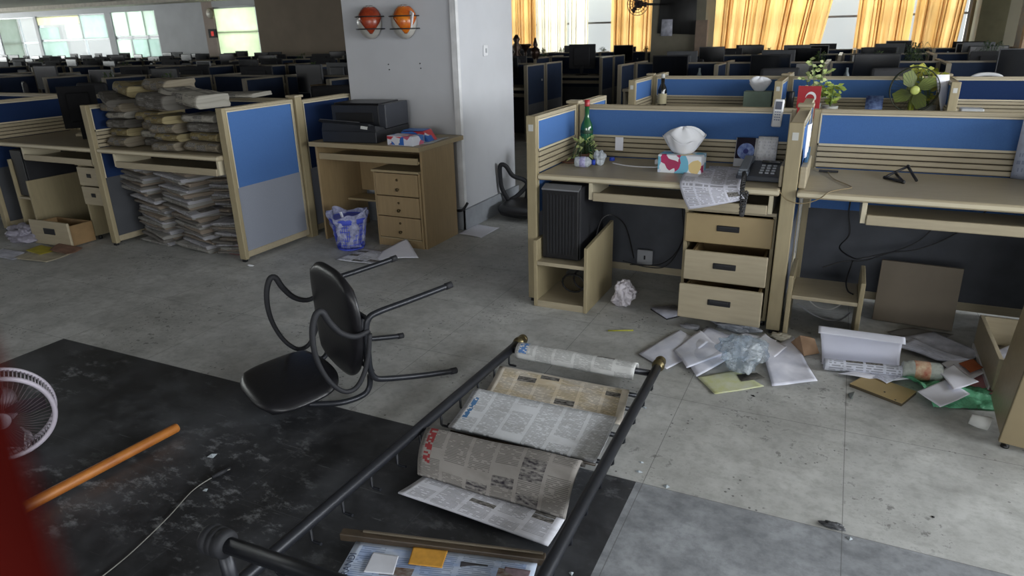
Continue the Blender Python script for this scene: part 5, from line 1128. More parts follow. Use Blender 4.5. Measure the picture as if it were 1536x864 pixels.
o = sheet('printed_leaflet', quad([(-2.74, 4.12, TZ+.004), (-2.67, 4.25, TZ+.004), (-2.70, 4.56, TZ+.004), (-2.80, 4.42, TZ+.004)], wave(.001, 5, 5)), 6, 6, mat('pale_leaflet', '#c3cbd2', .7, var=.2, scale=30), None, .0015, base=(-2.74, 4.3, TZ)); tag(o, 'pale leaflet lying at the pillar end of the printer desk', 'leaflet')
# waste basket
t = thing('waste_basket', (-3.27, 4.0, 0), 'round blue mesh waste basket lined with a clear bag in front of the printer desk', 'bin')
BB = mat('bright_blue_bin_plastic', '#4858c8', .4, var=.06)
mb = MB(); mb.lathe([(.098, 0), (.102, .012), (.10, .012)], (-3.275, 3.985, 0), 40)
nb = 44
for k in range(nb):
    a = 2*PI*k/nb; a2 = a + .12
    mb.tube([(-3.275+.100*math.cos(a), 3.985+.100*math.sin(a), .01), (-3.275+.128*math.cos(a2), 3.985+.128*math.sin(a2), .215)], .0032, 4)
for zz, rr2 in ((.045, .106), (.08, .1105), (.115, .115), (.15, .12), (.185, .124)): mb.tube([(-3.275+rr2*math.cos(2*PI*k/40), 3.985+rr2*math.sin(2*PI*k/40), zz) for k in range(40)], .0034, 5, True)
mb.build('mesh_wall', BB, t)
mb = MB(); mb.tube([(-3.275+.135*math.cos(2*PI*k/40), 3.985+.135*math.sin(2*PI*k/40), .235) for k in range(40)], .009, 8, True); mb.lathe([(.124, .205), (.134, .205), (.138, .24), (.132, .24)], (-3.275, 3.985, 0), 40); mb.build('rim', BB, t)
def f(a, b_):
    th = 2*PI*a; r = .1 + .045*b_ + .012*math.sin(th*7)*b_ + .006*noise.noise(Vector((math.cos(th)*4, math.sin(th)*4, b_*6)))*4; zz = .02 + .262*b_ + (.018*math.sin(th*2+1)+.012*math.sin(th*5))*b_**3
    return (-3.275 + r*math.cos(th), 3.985 + r*math.sin(th), zz)
sheet('clear_liner', f, 60, 14, film('bin_liner_film', '#cfd3ee', .68, .2, 1.0, 30), t, .0006)
sheet('paper_strip', quad([Vector((-3.30, 3.95, .20)), Vector((-3.27, 3.95, .20)), Vector((-3.285, 3.93, .29)), Vector((-3.31, 3.93, .285))]), 2, 4, PAPER, t, .001)
# papers on the mid floor
pp([(560, 398), (505, 390), (545, 374), (600, 380)], .008, 'newspaper page with dark pictures on the floor behind the tipped chair', print_mat('newsprint_floor', '#cdcfd8', '#3a3b42', 3, 20, 71, .3), .006, ph=1)
fold([atz(628, 387, .003), atz(560, 393, .003), atz(575, 376, .02), atz(610, 357, .07)], PAPER, 'white sheet with its corner curled up against the drawer cabinet', thick=.0012, nu=14, nv=12, bend=lambda a, b_: (0, 0, .012*math.sin(PI*a)*(1-b_)), name='sheet_of_paper', cat='paper')
pp([(722, 357), (687, 350), (716, 337), (749, 342)], .003, 'blank white sheet on the floor at the foot of the pillar', PAPER, .002, ph=0)
# ---------------------------------------------------------------- pillar fittings
def helmet(cx, cz, label, m1, m2, seed, flip=1):
    y0 = 4.735; t = thing('safety_helmet', (cx, y0-.075, cz), label, 'helmet', None)
    sh = MB(); rings = 12; n = 26; vs = []; fs = []
    for i in range(rings+1):
        ph_ = PI*.5*i/rings
        for j in range(n):
            a = 2*PI*j/n; r = math.cos(ph_); d_ = math.sin(ph_)
            x = cx + .108*r*math.cos(a); z_ = cz + .118*r*math.sin(a)*(1.0 if math.sin(a) > 0 else 1.1); y_ = y0-.022 - .10*d_; vs.append((x, y_, z_))
    for i in range(rings):
        for j in range(n): fs.append((i*n+j, i*n+(j+1) % n, (i+1)*n+(j+1) % n, (i+1)*n+j))
    fs.append(tuple(range(n))); sh.add(vs, fs, True); sh.build('shell', m1, t)
    # coloured wedge over the front of the shell
    w = MB(); vs = []; fs = []; nn = 14
    for i in range(nn+1):
        b_ = i/nn; zz = .114 - .205*b_; hw = .058*(1-.85*max(0, b_-.35)/.65)
        for j in range(9):
            a = -1+2*j/8; tz = zz/(.118 if zz > 0 else .131); rr_ = math.sqrt(max(0, 1-tz*tz)); az = .58 + a*(1.0*(1-.88*max(0, b_-.42)/.58)); x = .1105*rr_*math.sin(az); y_ = y0-.022 - .1025*rr_*max(0, math.cos(az))
            vs.append((cx+x, y_, cz+zz))
    for i in range(nn):
        for j in range(8): fs.append((i*9+j, i*9+j+1, (i+1)*9+j+1, (i+1)*9+j))
    w.add(vs, fs, True); o = w.build('coloured_panel', m2, t); d = o.modifiers.new('s', 'SOLIDIFY'); d.thickness = .003
    for zz in (.035, -.055):
        wd = .118; pts = []
        for k in range(17):
            a = PI*k/16; pts.append((cx+wd*math.cos(a), y0-.004-.128*math.sin(a)**.8, cz+zz))
        MB().tube(pts, .0045, 6).build('wire_hoop', BLACK, t)
    if flip > 0:
        mb = MB(); mb.obox((cx+.088, y0-.072, cz+.005), (.052, .014, .125), (0, .42, -.5)); mb.build('side_flap', WHITE, t, .006)
    return t
OR1 = mat('orange_red_gloss', '#a3421f', .25, var=.2, scale=20, c2='#7a2a1a'); OR2 = mat('amber_orange_gloss', '#cf7a1c', .2, var=.25, scale=22, c2='#a8451a'); HW = mat('off_white_gloss', '#b7b4ad', .3, var=.1)
helmet(-3.445, 1.615, 'orange-red and white helmet held by wires on the pillar, farther from its bright corner', HW, OR1, 1, -1)
helmet(-3.125, 1.61, 'amber-orange and white helmet held by wires on the pillar, nearer its bright corner', HW, OR2, 2, 1)
mb = MB()
for x, z_ in ((-3.345, 1.30), (-3.345, 1.265), (-3.055, 1.305), (-3.05, 1.27)):
    pass
for i, (x, z_, lb) in enumerate(((-3.325, 1.295, 'upper dark screw in the pillar under the orange-red helmet'), (-3.32, 1.255, 'lower dark screw in the pillar under the orange-red helmet'), (-3.03, 1.30, 'upper dark screw in the pillar under the amber helmet'), (-3.025, 1.265, 'lower dark screw in the pillar under the amber helmet'))):
    o = MB().lathe([(.0045, 0), (.0045, -.005), (.002, -.007)], (x, 4.739, z_), 10, 'y').build('screw', BLACKM, None, base=(x, 4.739, z_)); tag(o, lb, 'screw')
t = thing('light_switch', (-2.70, 5.20, 1.38), 'white switch plate on the bright side of the pillar', 'switch'); B((-2.70, 5.165, 1.335), (-2.688, 5.235, 1.42)).build('plate', WHITE, t, .004); B((-2.689, 5.19, 1.36), (-2.683, 5.21, 1.395)).build('rocker', GREYP, t, .002)
o = MB().tube(spline([(-2.80, 4.70, .165), (-2.74, 4.695, .165), (-2.69, 4.68, .175), (-2.665, 4.69, .20), (-2.655, 4.72, .23)], 5), .011, 8).build('cable_clamp', BLACKM, None, base=(-2.7, 4.7, .17)); tag(o, 'black cable stub wrapped round the foot of the pillar corner', 'cable')
# swivel chair behind the divider end
t = thing('swivel_chair', (-2.2, 5.35, 0), 'black swivel chair without legs sitting low on the floor beside the pillar', 'chair')
_t = t
def pad2(name, cx, cy, cz, rx, ry, rz_, rot, m=VINYL):
    M0 = Matrix.Translation((cx, cy, cz)) @ rot
    def g(a, b_, side):
        x, y = sq(a, b_, .7); e = max(abs(a), abs(b_)); th = rz_*math.sqrt(max(0, 1-e**5)) + .006
        return M0 @ Vector((x*rx, y*ry, side*th + .02*(x*x)))
    return pad(name, m, g, 14, 14, _t)
pad2('seat', -2.36, 5.32, .07, .27, .25, .045, Matrix.Identity(4))
pad2('backrest', -2.20, 5.50, .36, .22, .24, .035, Matrix.Rotation(PI/2-.15, 4, 'X'))
MB().tube(spline([(-2.62, 5.40, .11), (-2.66, 5.36, .22), (-2.665, 5.34, .36), (-2.65, 5.33, .43), (-2.61, 5.35, .42), (-2.57, 5.40, .33), (-2.50, 5.46, .29), (-2.47, 5.48, .24), (-2.54, 5.44, .15), (-2.60, 5.41, .11)], 6), .020, 10).build('armrest', BLACKM, t)
MB().tube([(-2.47, 5.47, .12), (-2.45, 5.49, .30), (-2.38, 5.51, .42)], .022, 8).build('back_bracket', BLACKM, t)
# ---------------------------------------------------------------- newspapers, stacked
NPS = [print_mat('stack_newsprint_%s' % c, col_, '#2f2e2b', 3, 12, 80+i, .35, tint=tn, stain=.2) for i, (c, col_, tn) in enumerate((('a', '#7d7566', None), ('b', '#8f8464', '#cdbf93'), ('c', '#5f5c57', None), ('d', '#96938a', None)))]
NPF = [print_mat('pile_newsprint_%s' % c, col_, '#2f2f33', 3, 12, 90+i, .3, stain=.2) for i, (c, col_) in enumerate((('a', '#8b8a86'), ('b', '#9a9a9f'), ('c', '#6f6c68'), ('d', '#83786c')))]
def folded(w, d, th, seed, m, name='newspaper'):
    """a folded paper: rounded fold towards -y, a slightly wavy slab"""
    rnd = random.Random(seed); prof = []
    k = 8
    for i in range(k+1):
        a = PI*.5 + PI*i/k; prof.append((-d/2 + th*.5 + th*.5*math.cos(a), th*.5 + th*.5*math.sin(a)))
    prof += [(d/2*.3, 0), (d/2, .002), (d/2+rnd.uniform(-.01, .01), th*.25), (d/2-rnd.uniform(0, .012), th*.5), (d/2, th*.75), (d/2-.006, th), (d/2*.3, th)]
    nx = 12; np_ = len(prof); vs = []; fs = []; uv = []
    for i in range(nx+1):
        x = -w/2 + w*i/nx
        for j, (y, z) in enumerate(prof):
            dz = .006*noise.noise(Vector((x*6, y*5, seed))) + .0015*noise.noise(Vector((x*25, y*9+z*60, seed+5))); dy = .012*noise.noise(Vector((x*5, z*40, seed+9)))
            vs.append((x + .008*noise.noise(Vector((y*9, z*90, seed))), y+dy, z*(1+.15*noise.noise(Vector((x*8, 1, seed))))+dz+.006))
    for i in range(nx):
        for j in range(np_): fs.append((i*np_+j, i*np_+(j+1) % np_, (i+1)*np_+(j+1) % np_, (i+1)*np_+j))
    fs.append(tuple(range(np_-1, -1, -1))); fs.append(tuple(nx*np_+j for j in range(np_)))
    me = bpy.data.meshes.new(name); me.from_pydata(vs, [], fs); me.materials.append(m); ul = me.uv_layers.new(name='UVMap')
    for p in me.polygons:
        p.use_smooth = len(p.vertices) == 4
        for li in p.loop_indices:
            vi = me.loops[li].vertex_index; j = vi % np_; i = vi // np_; ul.data[li].uv = (i/nx, (j if j <= np_//2 else np_-j)/(np_/2))
    o = bpy.data.objects.new(name, me); COL.objects.link(o); return o
def place(o, loc, rz=0, rx=0, ry=0): o.location = loc; o.rotation_euler = (rx, ry, rz); return o
def copyo(src): c = src.copy(); COL.objects.link(c); return c
# on the desk: three columns of thick folded bundles
srcs = []
for i in range(6): srcs.append(folded(.30, .25, .058 if i % 2 else .072, 100+i, NPS[i % 4]))
used = set()
def take(i):
    i %= 6
    if i in used: return copyo(srcs[i])
    used.add(i); return srcs[i]
GD = 'folded newspapers stacked on the shaded desk'
rnd = random.Random(12)
colx = ((-4.88, .22, 3.56, 5), (-4.60, .24, 3.62, 5), (-4.34, .24, 3.50, 4), (-4.02, .28, 3.56, 4))
cn = ('column beside the navy divider', 'second column from the navy divider', 'forward column in the middle', 'column beside the big blue divider')
for ci, (cx, w, cy, n_) in enumerate(colx):
    z_ = Z + .002
    for k in range(n_):
        o = take(ci*2+k); sc = w/.30; o.scale = (sc*rnd.uniform(.92, 1.08), rnd.uniform(.9, 1.1), rnd.uniform(.8, 1.05)); th = (.062 if (ci*2+k) % 2 else .076)*o.scale[2]
        place(o, (cx + rnd.uniform(-.02, .02), cy + rnd.uniform(-.025, .02), z_), rnd.uniform(-.12, .12), 0, rnd.uniform(-.03, .03)); z_ += th + .003
        tag(o, 'folded old newspaper in the desk stack, %s' % cn[ci], 'newspaper', GD + ', ' + cn[ci])
for (x, y, z_, rz, ry, sc, lb, i) in ((-4.83, 3.62, 1.135, -.35, .10, (1.15, 1.0, 1.3), 'yellowed rolled newspaper topmost at the shaded blue divider end of the desk stack', 1), (-4.93, 3.52, 1.085, -.45, .18, (1.0, .9, .7), 'grey newspaper sticking out askew just under the yellowed topmost one', 2), (-4.48, 3.62, 1.165, -.1, .03, (.9, 1.0, 1.1), 'grey folded newspaper on top in the middle of the desk stack', 0), (-4.14, 3.52, 1.085, -.18, .10, (1.55, 1.0, 1.5), 'wide bulging newspaper bundle sloping down to the big blue divider', 3), (-4.33, 3.44, 1.06, -.10, .06, (1.05, 1.0, 1.3), 'forward jutting newspaper bundle below the wide bulging one', 2), (-4.05, 3.85, 1.11, .3, .0, (1.2, 1.2, .5), 'thin pale newspaper lying farthest back on the desk stack', 3)):
    o = copyo(srcs[i]); o.scale = sc; place(o, (x, y, z_), rz, 0, ry); tag(o, lb, 'newspaper'); 
    if 'group' in o: del o['group']
# below the desk: thin folded papers in leaning piles
thin = [folded(.34, .27, .016, 200+i, NPF[i % 4]) for i in range(8)]; usedt = set()
def taket(i):
    i %= 8
    if i in usedt: return copyo(thin[i])
    usedt.add(i); return thin[i]
piles = ((-4.80, .34, 3.66, .60, .0012, 'pile next to the divider'), (-4.42, .34, 3.63, .60, -.0005, 'middle pile'), (-4.22, .30, 3.78, .56, .0, 'shaded rear pile'), (-3.98, .24, 3.62, .24, .0, 'low pile against the big blue divider'))
for pi_, (cx, w, cy, top, lean, lb) in enumerate(piles):
    z_ = .0; k = 0
    while z_ < top:
        o = taket(pi_*3+k); o.scale = (w/.34*rnd.uniform(.9, 1.08), rnd.uniform(.85, 1.1), rnd.uniform(.9, 1.5)); 
        dx = .035*math.sin(z_*9+pi_) - (.10 if pi_ == 0 and z_ > .38 else 0) + (.06 if pi_ == 1 and z_ < .3 else 0)
        place(o, (cx + dx + rnd.uniform(-.025, .025), cy + rnd.uniform(-.03, .02) - (.03 if pi_ < 2 else 0), z_), rnd.uniform(-.18, .18) + (-.15 if pi_ < 2 else .12), 0, .10 if pi_ < 2 else -.03)
        tag(o, 'crumpled folded newspaper in the heap under the desk, %s' % lb, 'newspaper', 'newspapers heaped under the desk, ' + lb)
        z_ += .0165*o.scale[2]; k += 1
t = thing('pink_carton', (-3.95, 3.5, 0), 'faded pink carton on the floor behind the big blue divider edge', 'carton'); B((-4.04, 3.50, .002), (-3.86, 3.62, .10)).build('carton', mat('faded_pink_card', '#7d5556', .8), t, .004)
bpy.data.objects.remove(bpy.data.objects['pink_carton']) if False else None
# litter by the frame edge
for (px, z_, m, lb, am) in (([(70, 395), (20, 388), (60, 372), (115, 378)], .004, mat('pale_magazine_page', '#b9b09a', .7, var=.2, scale=12), 'pale magazine page nearest the camera in the litter below the monitor desk', .006),
    ([(60, 383), (38, 376), (62, 368), (88, 374)], .016, mat('yellow_magazine_page', '#b5a830', .6, var=.2, scale=14), 'small yellow magazine cover in the litter below the monitor desk', .004),
    ([(100, 384), (75, 376), (90, 366), (125, 374)], .02, mat('brown_pink_page', '#8f6d5c', .7, var=.25, scale=14), 'brownish crumpled page in the litter near the loose drawer', .010),
    ([(20, 392), (-12, 384), (5, 374), (38, 380)], .006, PAPERG, 'grey sheet at the frame edge of the litter', .008)):
    pp(px, z_, lb, m, am, ph=1, name='magazine_page', cat='page')
o = blob('white_plastic_bag', atz(38, 362, 0), (.17, .10, .075), mat('violet_white_bag', '#8d8a97', .6), None, 44, .6, 5, .2, base=tuple(atz(38, 362, 0))); tag(o, 'crumpled whitish plastic bag on the litter below the narrow computer stand', 'plastic bag')
# monitor on the left desk
def monitor(label, w=.48, h=.30, name='monitor', m=BLACKM, stand=True):
    t = thing(name, (0, 0, 0), label, 'monitor')
    B((-w/2, -.012, .11), (w/2, .016, .11+h)).build('bezel', m, t, .004); B((-w/2+.012, -.014, .125), (w/2-.012, -.012, .11+h-.012)).build('screen', mat('dark_screen_glass', '#0d0f13', .12, var=.02), t)
    MB().box((-w*.3, .016, .16), (w*.3, .04, .06+h)).build('back_cover', m, t, .01)
    if stand: MB().box((-.03, .012, .0), (.03, .034, .2)).build('stand_neck', m, t, .004); MB().lathe([(.115, 0), (.115, .008), (.03, .014)], (0, .02, 0), 24).build('stand_base', m, t)
    return t
mo = monitor('large black monitor turned away on the desk above the opened drawers', .27, .33, m=mat('deep_black_plastic', '#0e0e11', .75, spec=.2)); mo.location = (-5.68, 3.70, Z-.02); mo.rotation_euler = (0, 0, 1.0+PI)
t = thing('keyboard', (-5.74, 3.83, Z), 'beige keyboard lying behind the large black monitor', 'keyboard'); mb = MB(); mb.M = Matrix.Translation((-5.72, 3.86, Z+.012)) @ Matrix.Rotation(.2, 4, 'Z'); mb.box((-.2, -.07, -.01), (.2, .07, .012)); mb.build('case', LAM, t, .004)
mb = MB(); mb.M = Matrix.Translation((-5.72, 3.86, Z+.024)) @ Matrix.Rotation(.2, 4, 'Z')
for i in range(14):
    for j in range(4): mb.box((-.19+i*.027, -.055+j*.028, 0), (-.168+i*.027, -.033+j*.028, .006))
mb.build('keys', mat('tan_keys', '#a39a7e', .6), t)
# ---------------------------------------------------------------- the rows of desks behind
YB1 = 7.0
RX = (-1.785, -.53, .74, 2.0)
for i, lb in enumerate(('beige divider at the aisle end of the second row', 'divider of the second row beside the red card', 'divider of the second row beside the yellow-green fan', 'divider of the second row at the frame edge')):
    divider('y', 6.32, YB1-.05, RX[i], lb, slats=(1, -1), sticker=True, tk=.055)
    divider('y', YB1+.05, 7.65, RX[i], lb.replace('divider', 'rear part of the divider', 1), slats=(), post=False)
    corner_post(RX[i], YB1, lb.replace('divider', 'capped post at the divider', 1), 1.10, .055)
for i, lb in enumerate(('blue back divider of the second row behind the dark bottle and white tissue box', 'blue back divider of the second row between red card and yellow fan', 'dark blue back divider of the second row next to the frame edge')):
    divider('x', RX[i]+.03, RX[i+1]-.03, YB1, lb, slats=(-1,), post=False, blue=(BLUE, BLUE, BLUE_SHADED)[i])
    desk_top(RX[i]+.032, RX[i+1]-.032, 6.33, YB1-.045, lb.replace('blue back divider', 'desk top', 1).replace('dark desk', 'desk'), )
    desk_top(RX[i]+.032, RX[i+1]-.032, YB1+.045, 7.65, 'rear ' + lb.replace('blue back divider', 'desk top', 1).replace('dark desk', 'desk'), front=1)
bx = aty(993, 150, 6.85).x
bottle((bx, 6.85, Z), [(.040, 0), (.042, .01), (.042, .19), (.036, .215), (.018, .25), (.016, .31)], 'dark bottle with a cream label on the second row desk', mat('dark_amber_glass', '#171512', .1, spec=.8), STICK, [(.0175, .30), (.0175, .335), (.012, .34)], lab=([(.0425, .06), (.0428, .062), (.0428, .155), (.0425, .157)], mat('cream_bottle_label', '#c9bf9c', .6)))
tissue((aty(1137, 155, 6.75).x, 6.72, Z), .24, .13, .20, 0, 'pale green tissue box with white tissue on the second row desk', mat('pale_green_carton', '#93a898', .6, var=.1), .85, 2)
# red card with a white crescent
t = thing('red_card', (-.26, 6.5, Z), 'red card with a white crescent mark standing behind the central divider post', 'card')
cx = aty(1214, 140, 6.45).x
RC = mat('crimson_card', '#a2242c', .5, var=.05)
zb = aty(1214, 152, 6.45).z; zt = aty(1214, 129, 6.45).z
B((cx-.09, 6.45, Z+.001), (cx+.09, 6.465, zt)).build('card_board', RC, t, .002)
vs = []; n_ = 20
for k in range(n_+1):
    a = PI*(-.12) + PI*1.12*k/n_; w_ = .017*math.sin(PI*min(1, (k+4)/(n_+4)*1.0))+.002
    for r_ in (.042, .042-w_): vs.append((cx+.015+r_*math.cos(a), 6.4485, zb+.030+r_*math.sin(a)*1.15))
mb = MB(); mb.add(vs + [(x, 6.4499, z_) for x, y, z_ in vs], [(2*k, 2*k+1, 2*k+3, 2*k+2) for k in range(n_)] + [(42+2*k, 42+2*k+2, 42+2*k+3, 42+2*k+1) for k in range(n_)]); mb.build('crescent_mark', WHITE, t)
mb = MB()
for k in range(9): mb.tube([(cx-.08+.02*k, 6.457+.006*math.cos(j), zt+.006*math.sin(j)) for j in [q*PI/3 for q in range(6)]], .0014, 4, True)
mb.build('spiral_binding', CHROME, t)
o = MB().lathe([(.03, 0), (.034, .20), (.03, .21)], (aty(1186, 140, 6.6).x, 6.6, Z), 16).build('thermos_flask', BLACK, None, base=(aty(1186, 140, 6.6).x, 6.6, Z)); tag(o, 'black flask standing between the second row divider and the red card', 'flask')
def vine(name, pxs, y, label, m, seed, lw=.035, pot_y=None, potx=None):
    rnd = random.Random(seed); P0 = aty(*potx, y); t = thing(name, (P0.x, y, Z), label, 'plant')
    MB().lathe([(.05, 0), (.065, .10), (.06, .10), (.05, .09)], (P0.x, y, Z), 18).build('pot', mat('white_ceramic_pot', '#b9bab5', .3), t)
    st = MB(); lf = MB()
    for (u, v) in pxs:
        q = aty(u, v, y + rnd.uniform(-.12, .12)); p0 = Vector((P0.x, y, Z+.09)); mid = (p0+q)/2 + Vector((rnd.uniform(-.03, .03), 0, .09))
        pts = spline([p0, mid, q], 6); st.tube(pts, .0028, 5)
        for k in (2, 4, 6, 8, 10, 12):
            if k >= len(pts): continue
            p = pts[k]; a = rnd.uniform(0, 6.28); d = Vector((math.cos(a), math.sin(a)*.6, rnd.uniform(-.3, .4))).normalized(); sd = d.cross(Vector((0, -1, .4))).normalized()*lw*.45; L_ = lw*rnd.uniform(1.2, 1.9)
            lf.add([p, p+d*L_*.45+sd, p+d*L_, p+d*L_*.45-sd], [(0,1,2),(0,2,3)])
    st.build('stem', GREEN, t); lf.build('foliage', m, t); return t
vine('trailing_plant', [(1215, 88), (1228, 98), (1245, 106), (1208, 110), (1232, 118), (1252, 128), (1240, 138), (1256, 146), (1222, 104), (1248, 150), (1200, 118), (1236, 90)], 6.75, 'pale green trailing plant rising behind the red card', GREENL, 3, .032, potx=(1222, 140))
vine('leafy_plant', [(1240, 128), (1252, 130), (1258, 140), (1246, 146), (1234, 146), (1262, 134), (1250, 150), (1238, 136)], 6.55, 'low yellow-green leafy plant beside the red card on the second row desk', mat('yellow_green_leaf', '#9bb04a', .6, var=.2, scale=20), 8, .035, potx=(1246, 152))
# yellow-green fan
fx = aty(1371, 134, 6.5); t = thing('desk_fan', (fx.x, 6.5, Z), 'small yellow-green desk fan with a wire guard on the second row desk', 'fan')
YG = mat('yellow_green_plastic', '#8f9a2c', .35, var=.08); YGT = film('translucent_green_blade', '#7d8a4a', .35, .2, .1, 4)
cz = fx.z; mb = MB(); Rg = .172
for yy, rr_ in ((6.44, Rg), (6.52, Rg)):
    mb.tube([(fx.x+rr_*math.cos(2*PI*k/48), yy, cz+rr_*math.sin(2*PI*k/48)) for k in range(48)], .004, 6, True)
for k in range(40):
    a = 2*PI*k/40; mb.tube([(fx.x+.03*math.cos(a), 6.40, cz+.03*math.sin(a)), (fx.x+Rg*.8*math.cos(a), 6.41, cz+Rg*.8*math.sin(a)), (fx.x+Rg*math.cos(a), 6.44, cz+Rg*math.sin(a)), (fx.x+Rg*math.cos(a), 6.52, cz+Rg*math.sin(a))], .0012, 4)
mb.build('wire_guard', mat('dark_green_wire', '#2d3420', .5), t)
MB().lathe([(.034, 6.42), (.034, 6.395), (.022, 6.388)], (fx.x, 0, cz), 24, 'y').build('hub', mat('pale_lime_plastic', '#b9c46a', .35), t)
for k in range(4):
    mb = MB(); mb.M = Matrix.Translation((fx.x, 6.45, cz)) @ Matrix.Rotation(PI/2, 4, 'X') @ Matrix.Rotation(k*PI/2+.5, 4, 'Z') @ Matrix.Rotation(.45, 4, 'X'); mb.prism([(.02, -.01), (.08, -.055), (.15, -.045), (.155, .03), (.08, .06), (.02, .02)], -.002, .002); mb.build('blade', YGT, t)
MB().tube([(fx.x, 6.52, cz), (fx.x, 6.53, cz-.1), (fx.x, 6.5, Z+.03)], .022, 10).lathe([(.09, .0), (.085, .022), (.03, .035)], (fx.x, 6.5, Z), 24).build('stand', YG, t)
MB().lathe([(.05, 6.47), (.055, 6.50), (.045, 6.58)], (fx.x, 0, cz), 20, 'y').build('motor_housing', YG, t)
vine('leafy_plant', [(1385, 96), (1376, 104), (1392, 110), (1400, 104), (1372, 118), (1398, 122), (1386, 128), (1410, 112), (1362, 108), (1380, 100), (1370, 98)], 6.75, 'bright yellow-green plant growing up behind the yellow-green fan', mat('bright_yellow_leaf', '#b0a83a', .6, var=.3, scale=16, c2='#6f7f30'), 5, .042, potx=(1395, 140))
t = thing('paper_file', (aty(1412, 130, 6.6).x, 6.6, Z), 'white sheets leaning in a file against the second row divider beside the fan', 'file')
a = aty(1407, 118, 6.5); sheet('white_sheets', quad([Vector((a.x+.08, 6.5, Z+.01)), Vector((a.x+.12, 6.55, Z+.01)), aty(1424, 112, 6.55), aty(1404, 112, 6.5)]), 3, 3, PAPER, t, .006)
t = thing('desk_calendar', (aty(1312, 155, 6.6).x, 6.6, Z), 'small blue and white desk calendar on the second row desk near the fan', 'calendar')
x_ = aty(1312, 150, 6.6); zt = aty(1312, 144, 6.6).z; sheet('picture_page', quad([Vector((x_.x-.065, 6.57, Z+.005)), Vector((x_.x+.065, 6.57, Z+.005)), Vector((x_.x+.065, 6.63, zt)), Vector((x_.x-.065, 6.63, zt))]), 2, 2, mat('blue_white_picture', '#7d96c6', .6, var=.35, scale=30, c2='#26376e'), t, .004)
o = MB().box((.84, 6.62, Z+.001), (1.0, 6.75, Z+.09)).build('carton', mat('pale_crumpled_wrap', '#b2b4b6', .6), None, .01, base=(.92, 6.7, Z)); tag(o, 'pale wrapped packet on the second row desk near the frame edge', 'packet')
# white chair back behind the second row
t = thing('plastic_chair', (aty(1483, 108, 8.1).x, 8.1, 0), 'white plastic chair whose rounded back rises above the dark blue divider', 'chair')
wx = aty(1483, 108, 8.1).x
pts = spline([(wx-.17, 8.1, .45), (wx-.17, 8.12, .88), (wx-.12, 8.14, 1.0), (wx, 8.15, 1.03), (wx+.12, 8.14, 1.0), (wx+.17, 8.12, .88), (wx+.17, 8.1, .45)], 8)
MB().tube(pts, .018, 8).build('back_frame', WHITE, t)
mb = MB()
for k in (-.09, 0, .09): mb.box((wx+k-.02, 8.12, .5), (wx+k+.02, 8.13, .99))
mb.build('backrest', WHITE, t, .004)
B((wx-.22, 8.12, .42), (wx+.22, 8.52, .45)).build('seat', WHITE, t, .01)
for a, b_ in ((-.2, 8.14), (.2, 8.14), (-.2, 8.5), (.2, 8.5)): MB().tube([(wx+a, b_, 0), (wx+a*.95, b_, .42)], .016, 8).build('leg', WHITE, t)
# --- far rows: prototypes copied bay by bay
FFR = mat('shade_dulled_frame', '#7d7667', .5, var=.06); FNV = mat('shade_dimmed_fabric', '#2a3448', .95, var=.06, spec=.1); FTOP = mat('shade_dulled_desk_top', '#8a8272', .4, var=.06)  # low light of the far rows is put into these darker colours
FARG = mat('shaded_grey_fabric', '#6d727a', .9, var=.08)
def bay_parts(low=False):
    t = thing('cubicle_divider', (0, 0, 0), 'x', 'office divider')
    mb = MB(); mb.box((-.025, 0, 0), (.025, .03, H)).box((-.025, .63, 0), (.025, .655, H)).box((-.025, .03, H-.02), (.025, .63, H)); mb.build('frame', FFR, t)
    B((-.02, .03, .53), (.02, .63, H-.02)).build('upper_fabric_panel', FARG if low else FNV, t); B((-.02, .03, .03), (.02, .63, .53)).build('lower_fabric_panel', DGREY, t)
    return t
def back_parts(w):
    t = thing('cubicle_divider', (0, 0, 0), 'x', 'office divider')
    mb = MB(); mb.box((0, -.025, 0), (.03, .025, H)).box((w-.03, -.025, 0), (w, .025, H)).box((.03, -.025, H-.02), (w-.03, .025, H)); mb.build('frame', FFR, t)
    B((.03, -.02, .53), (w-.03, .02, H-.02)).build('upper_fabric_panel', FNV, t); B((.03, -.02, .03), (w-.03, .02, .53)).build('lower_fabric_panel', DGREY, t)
    return t
BW = 1.26
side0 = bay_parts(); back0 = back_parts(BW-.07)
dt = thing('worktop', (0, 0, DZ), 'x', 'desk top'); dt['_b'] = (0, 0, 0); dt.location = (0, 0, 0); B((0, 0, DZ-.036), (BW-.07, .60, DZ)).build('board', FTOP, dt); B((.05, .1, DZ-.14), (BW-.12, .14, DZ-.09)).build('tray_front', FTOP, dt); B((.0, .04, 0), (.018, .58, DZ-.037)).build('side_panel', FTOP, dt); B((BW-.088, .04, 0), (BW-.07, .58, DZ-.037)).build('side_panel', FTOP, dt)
mon0 = monitor('x', .50, .30); mon1 = monitor('x', .42, .34, m=mat('grey_monitor_plastic', '#3a3d42', .5)); mon2 = monitor('x', .44, .28, m=mat('pale_monitor_plastic', '#85878a', .5))
def chair_proto():
    t = thing('office_chair', (0, 0, 0), 'x', 'chair')
    B((-.23, -.23, .44), (.23, .23, .51)).build('seat', BLACKM, t, .03); B((-.22, .20, .58), (.22, .26, 1.06)).build('backrest', BLACKM, t, .03)
    MB().tube([(0, .22, .46), (0, .27, .6)], .02, 8).tube([(0, 0, .1), (0, 0, .44)], .025, 8).build('column', STEEL, t)
    mb = MB()
    for k in range(5): a = 2*PI*k/5; mb.tube([(0, 0, .09), (.27*math.cos(a), .27*math.sin(a), .05)], .018, 6)
    mb.build('star_base', STEEL, t)
    for s in (-1, 1): MB().tube([(s*.24, -.1, .47), (s*.27, -.1, .66), (s*.27, .15, .68), (s*.23, .22, .66)], .015, 6).build('armrest', BLACKM, t)
    return t
ch0 = chair_proto()
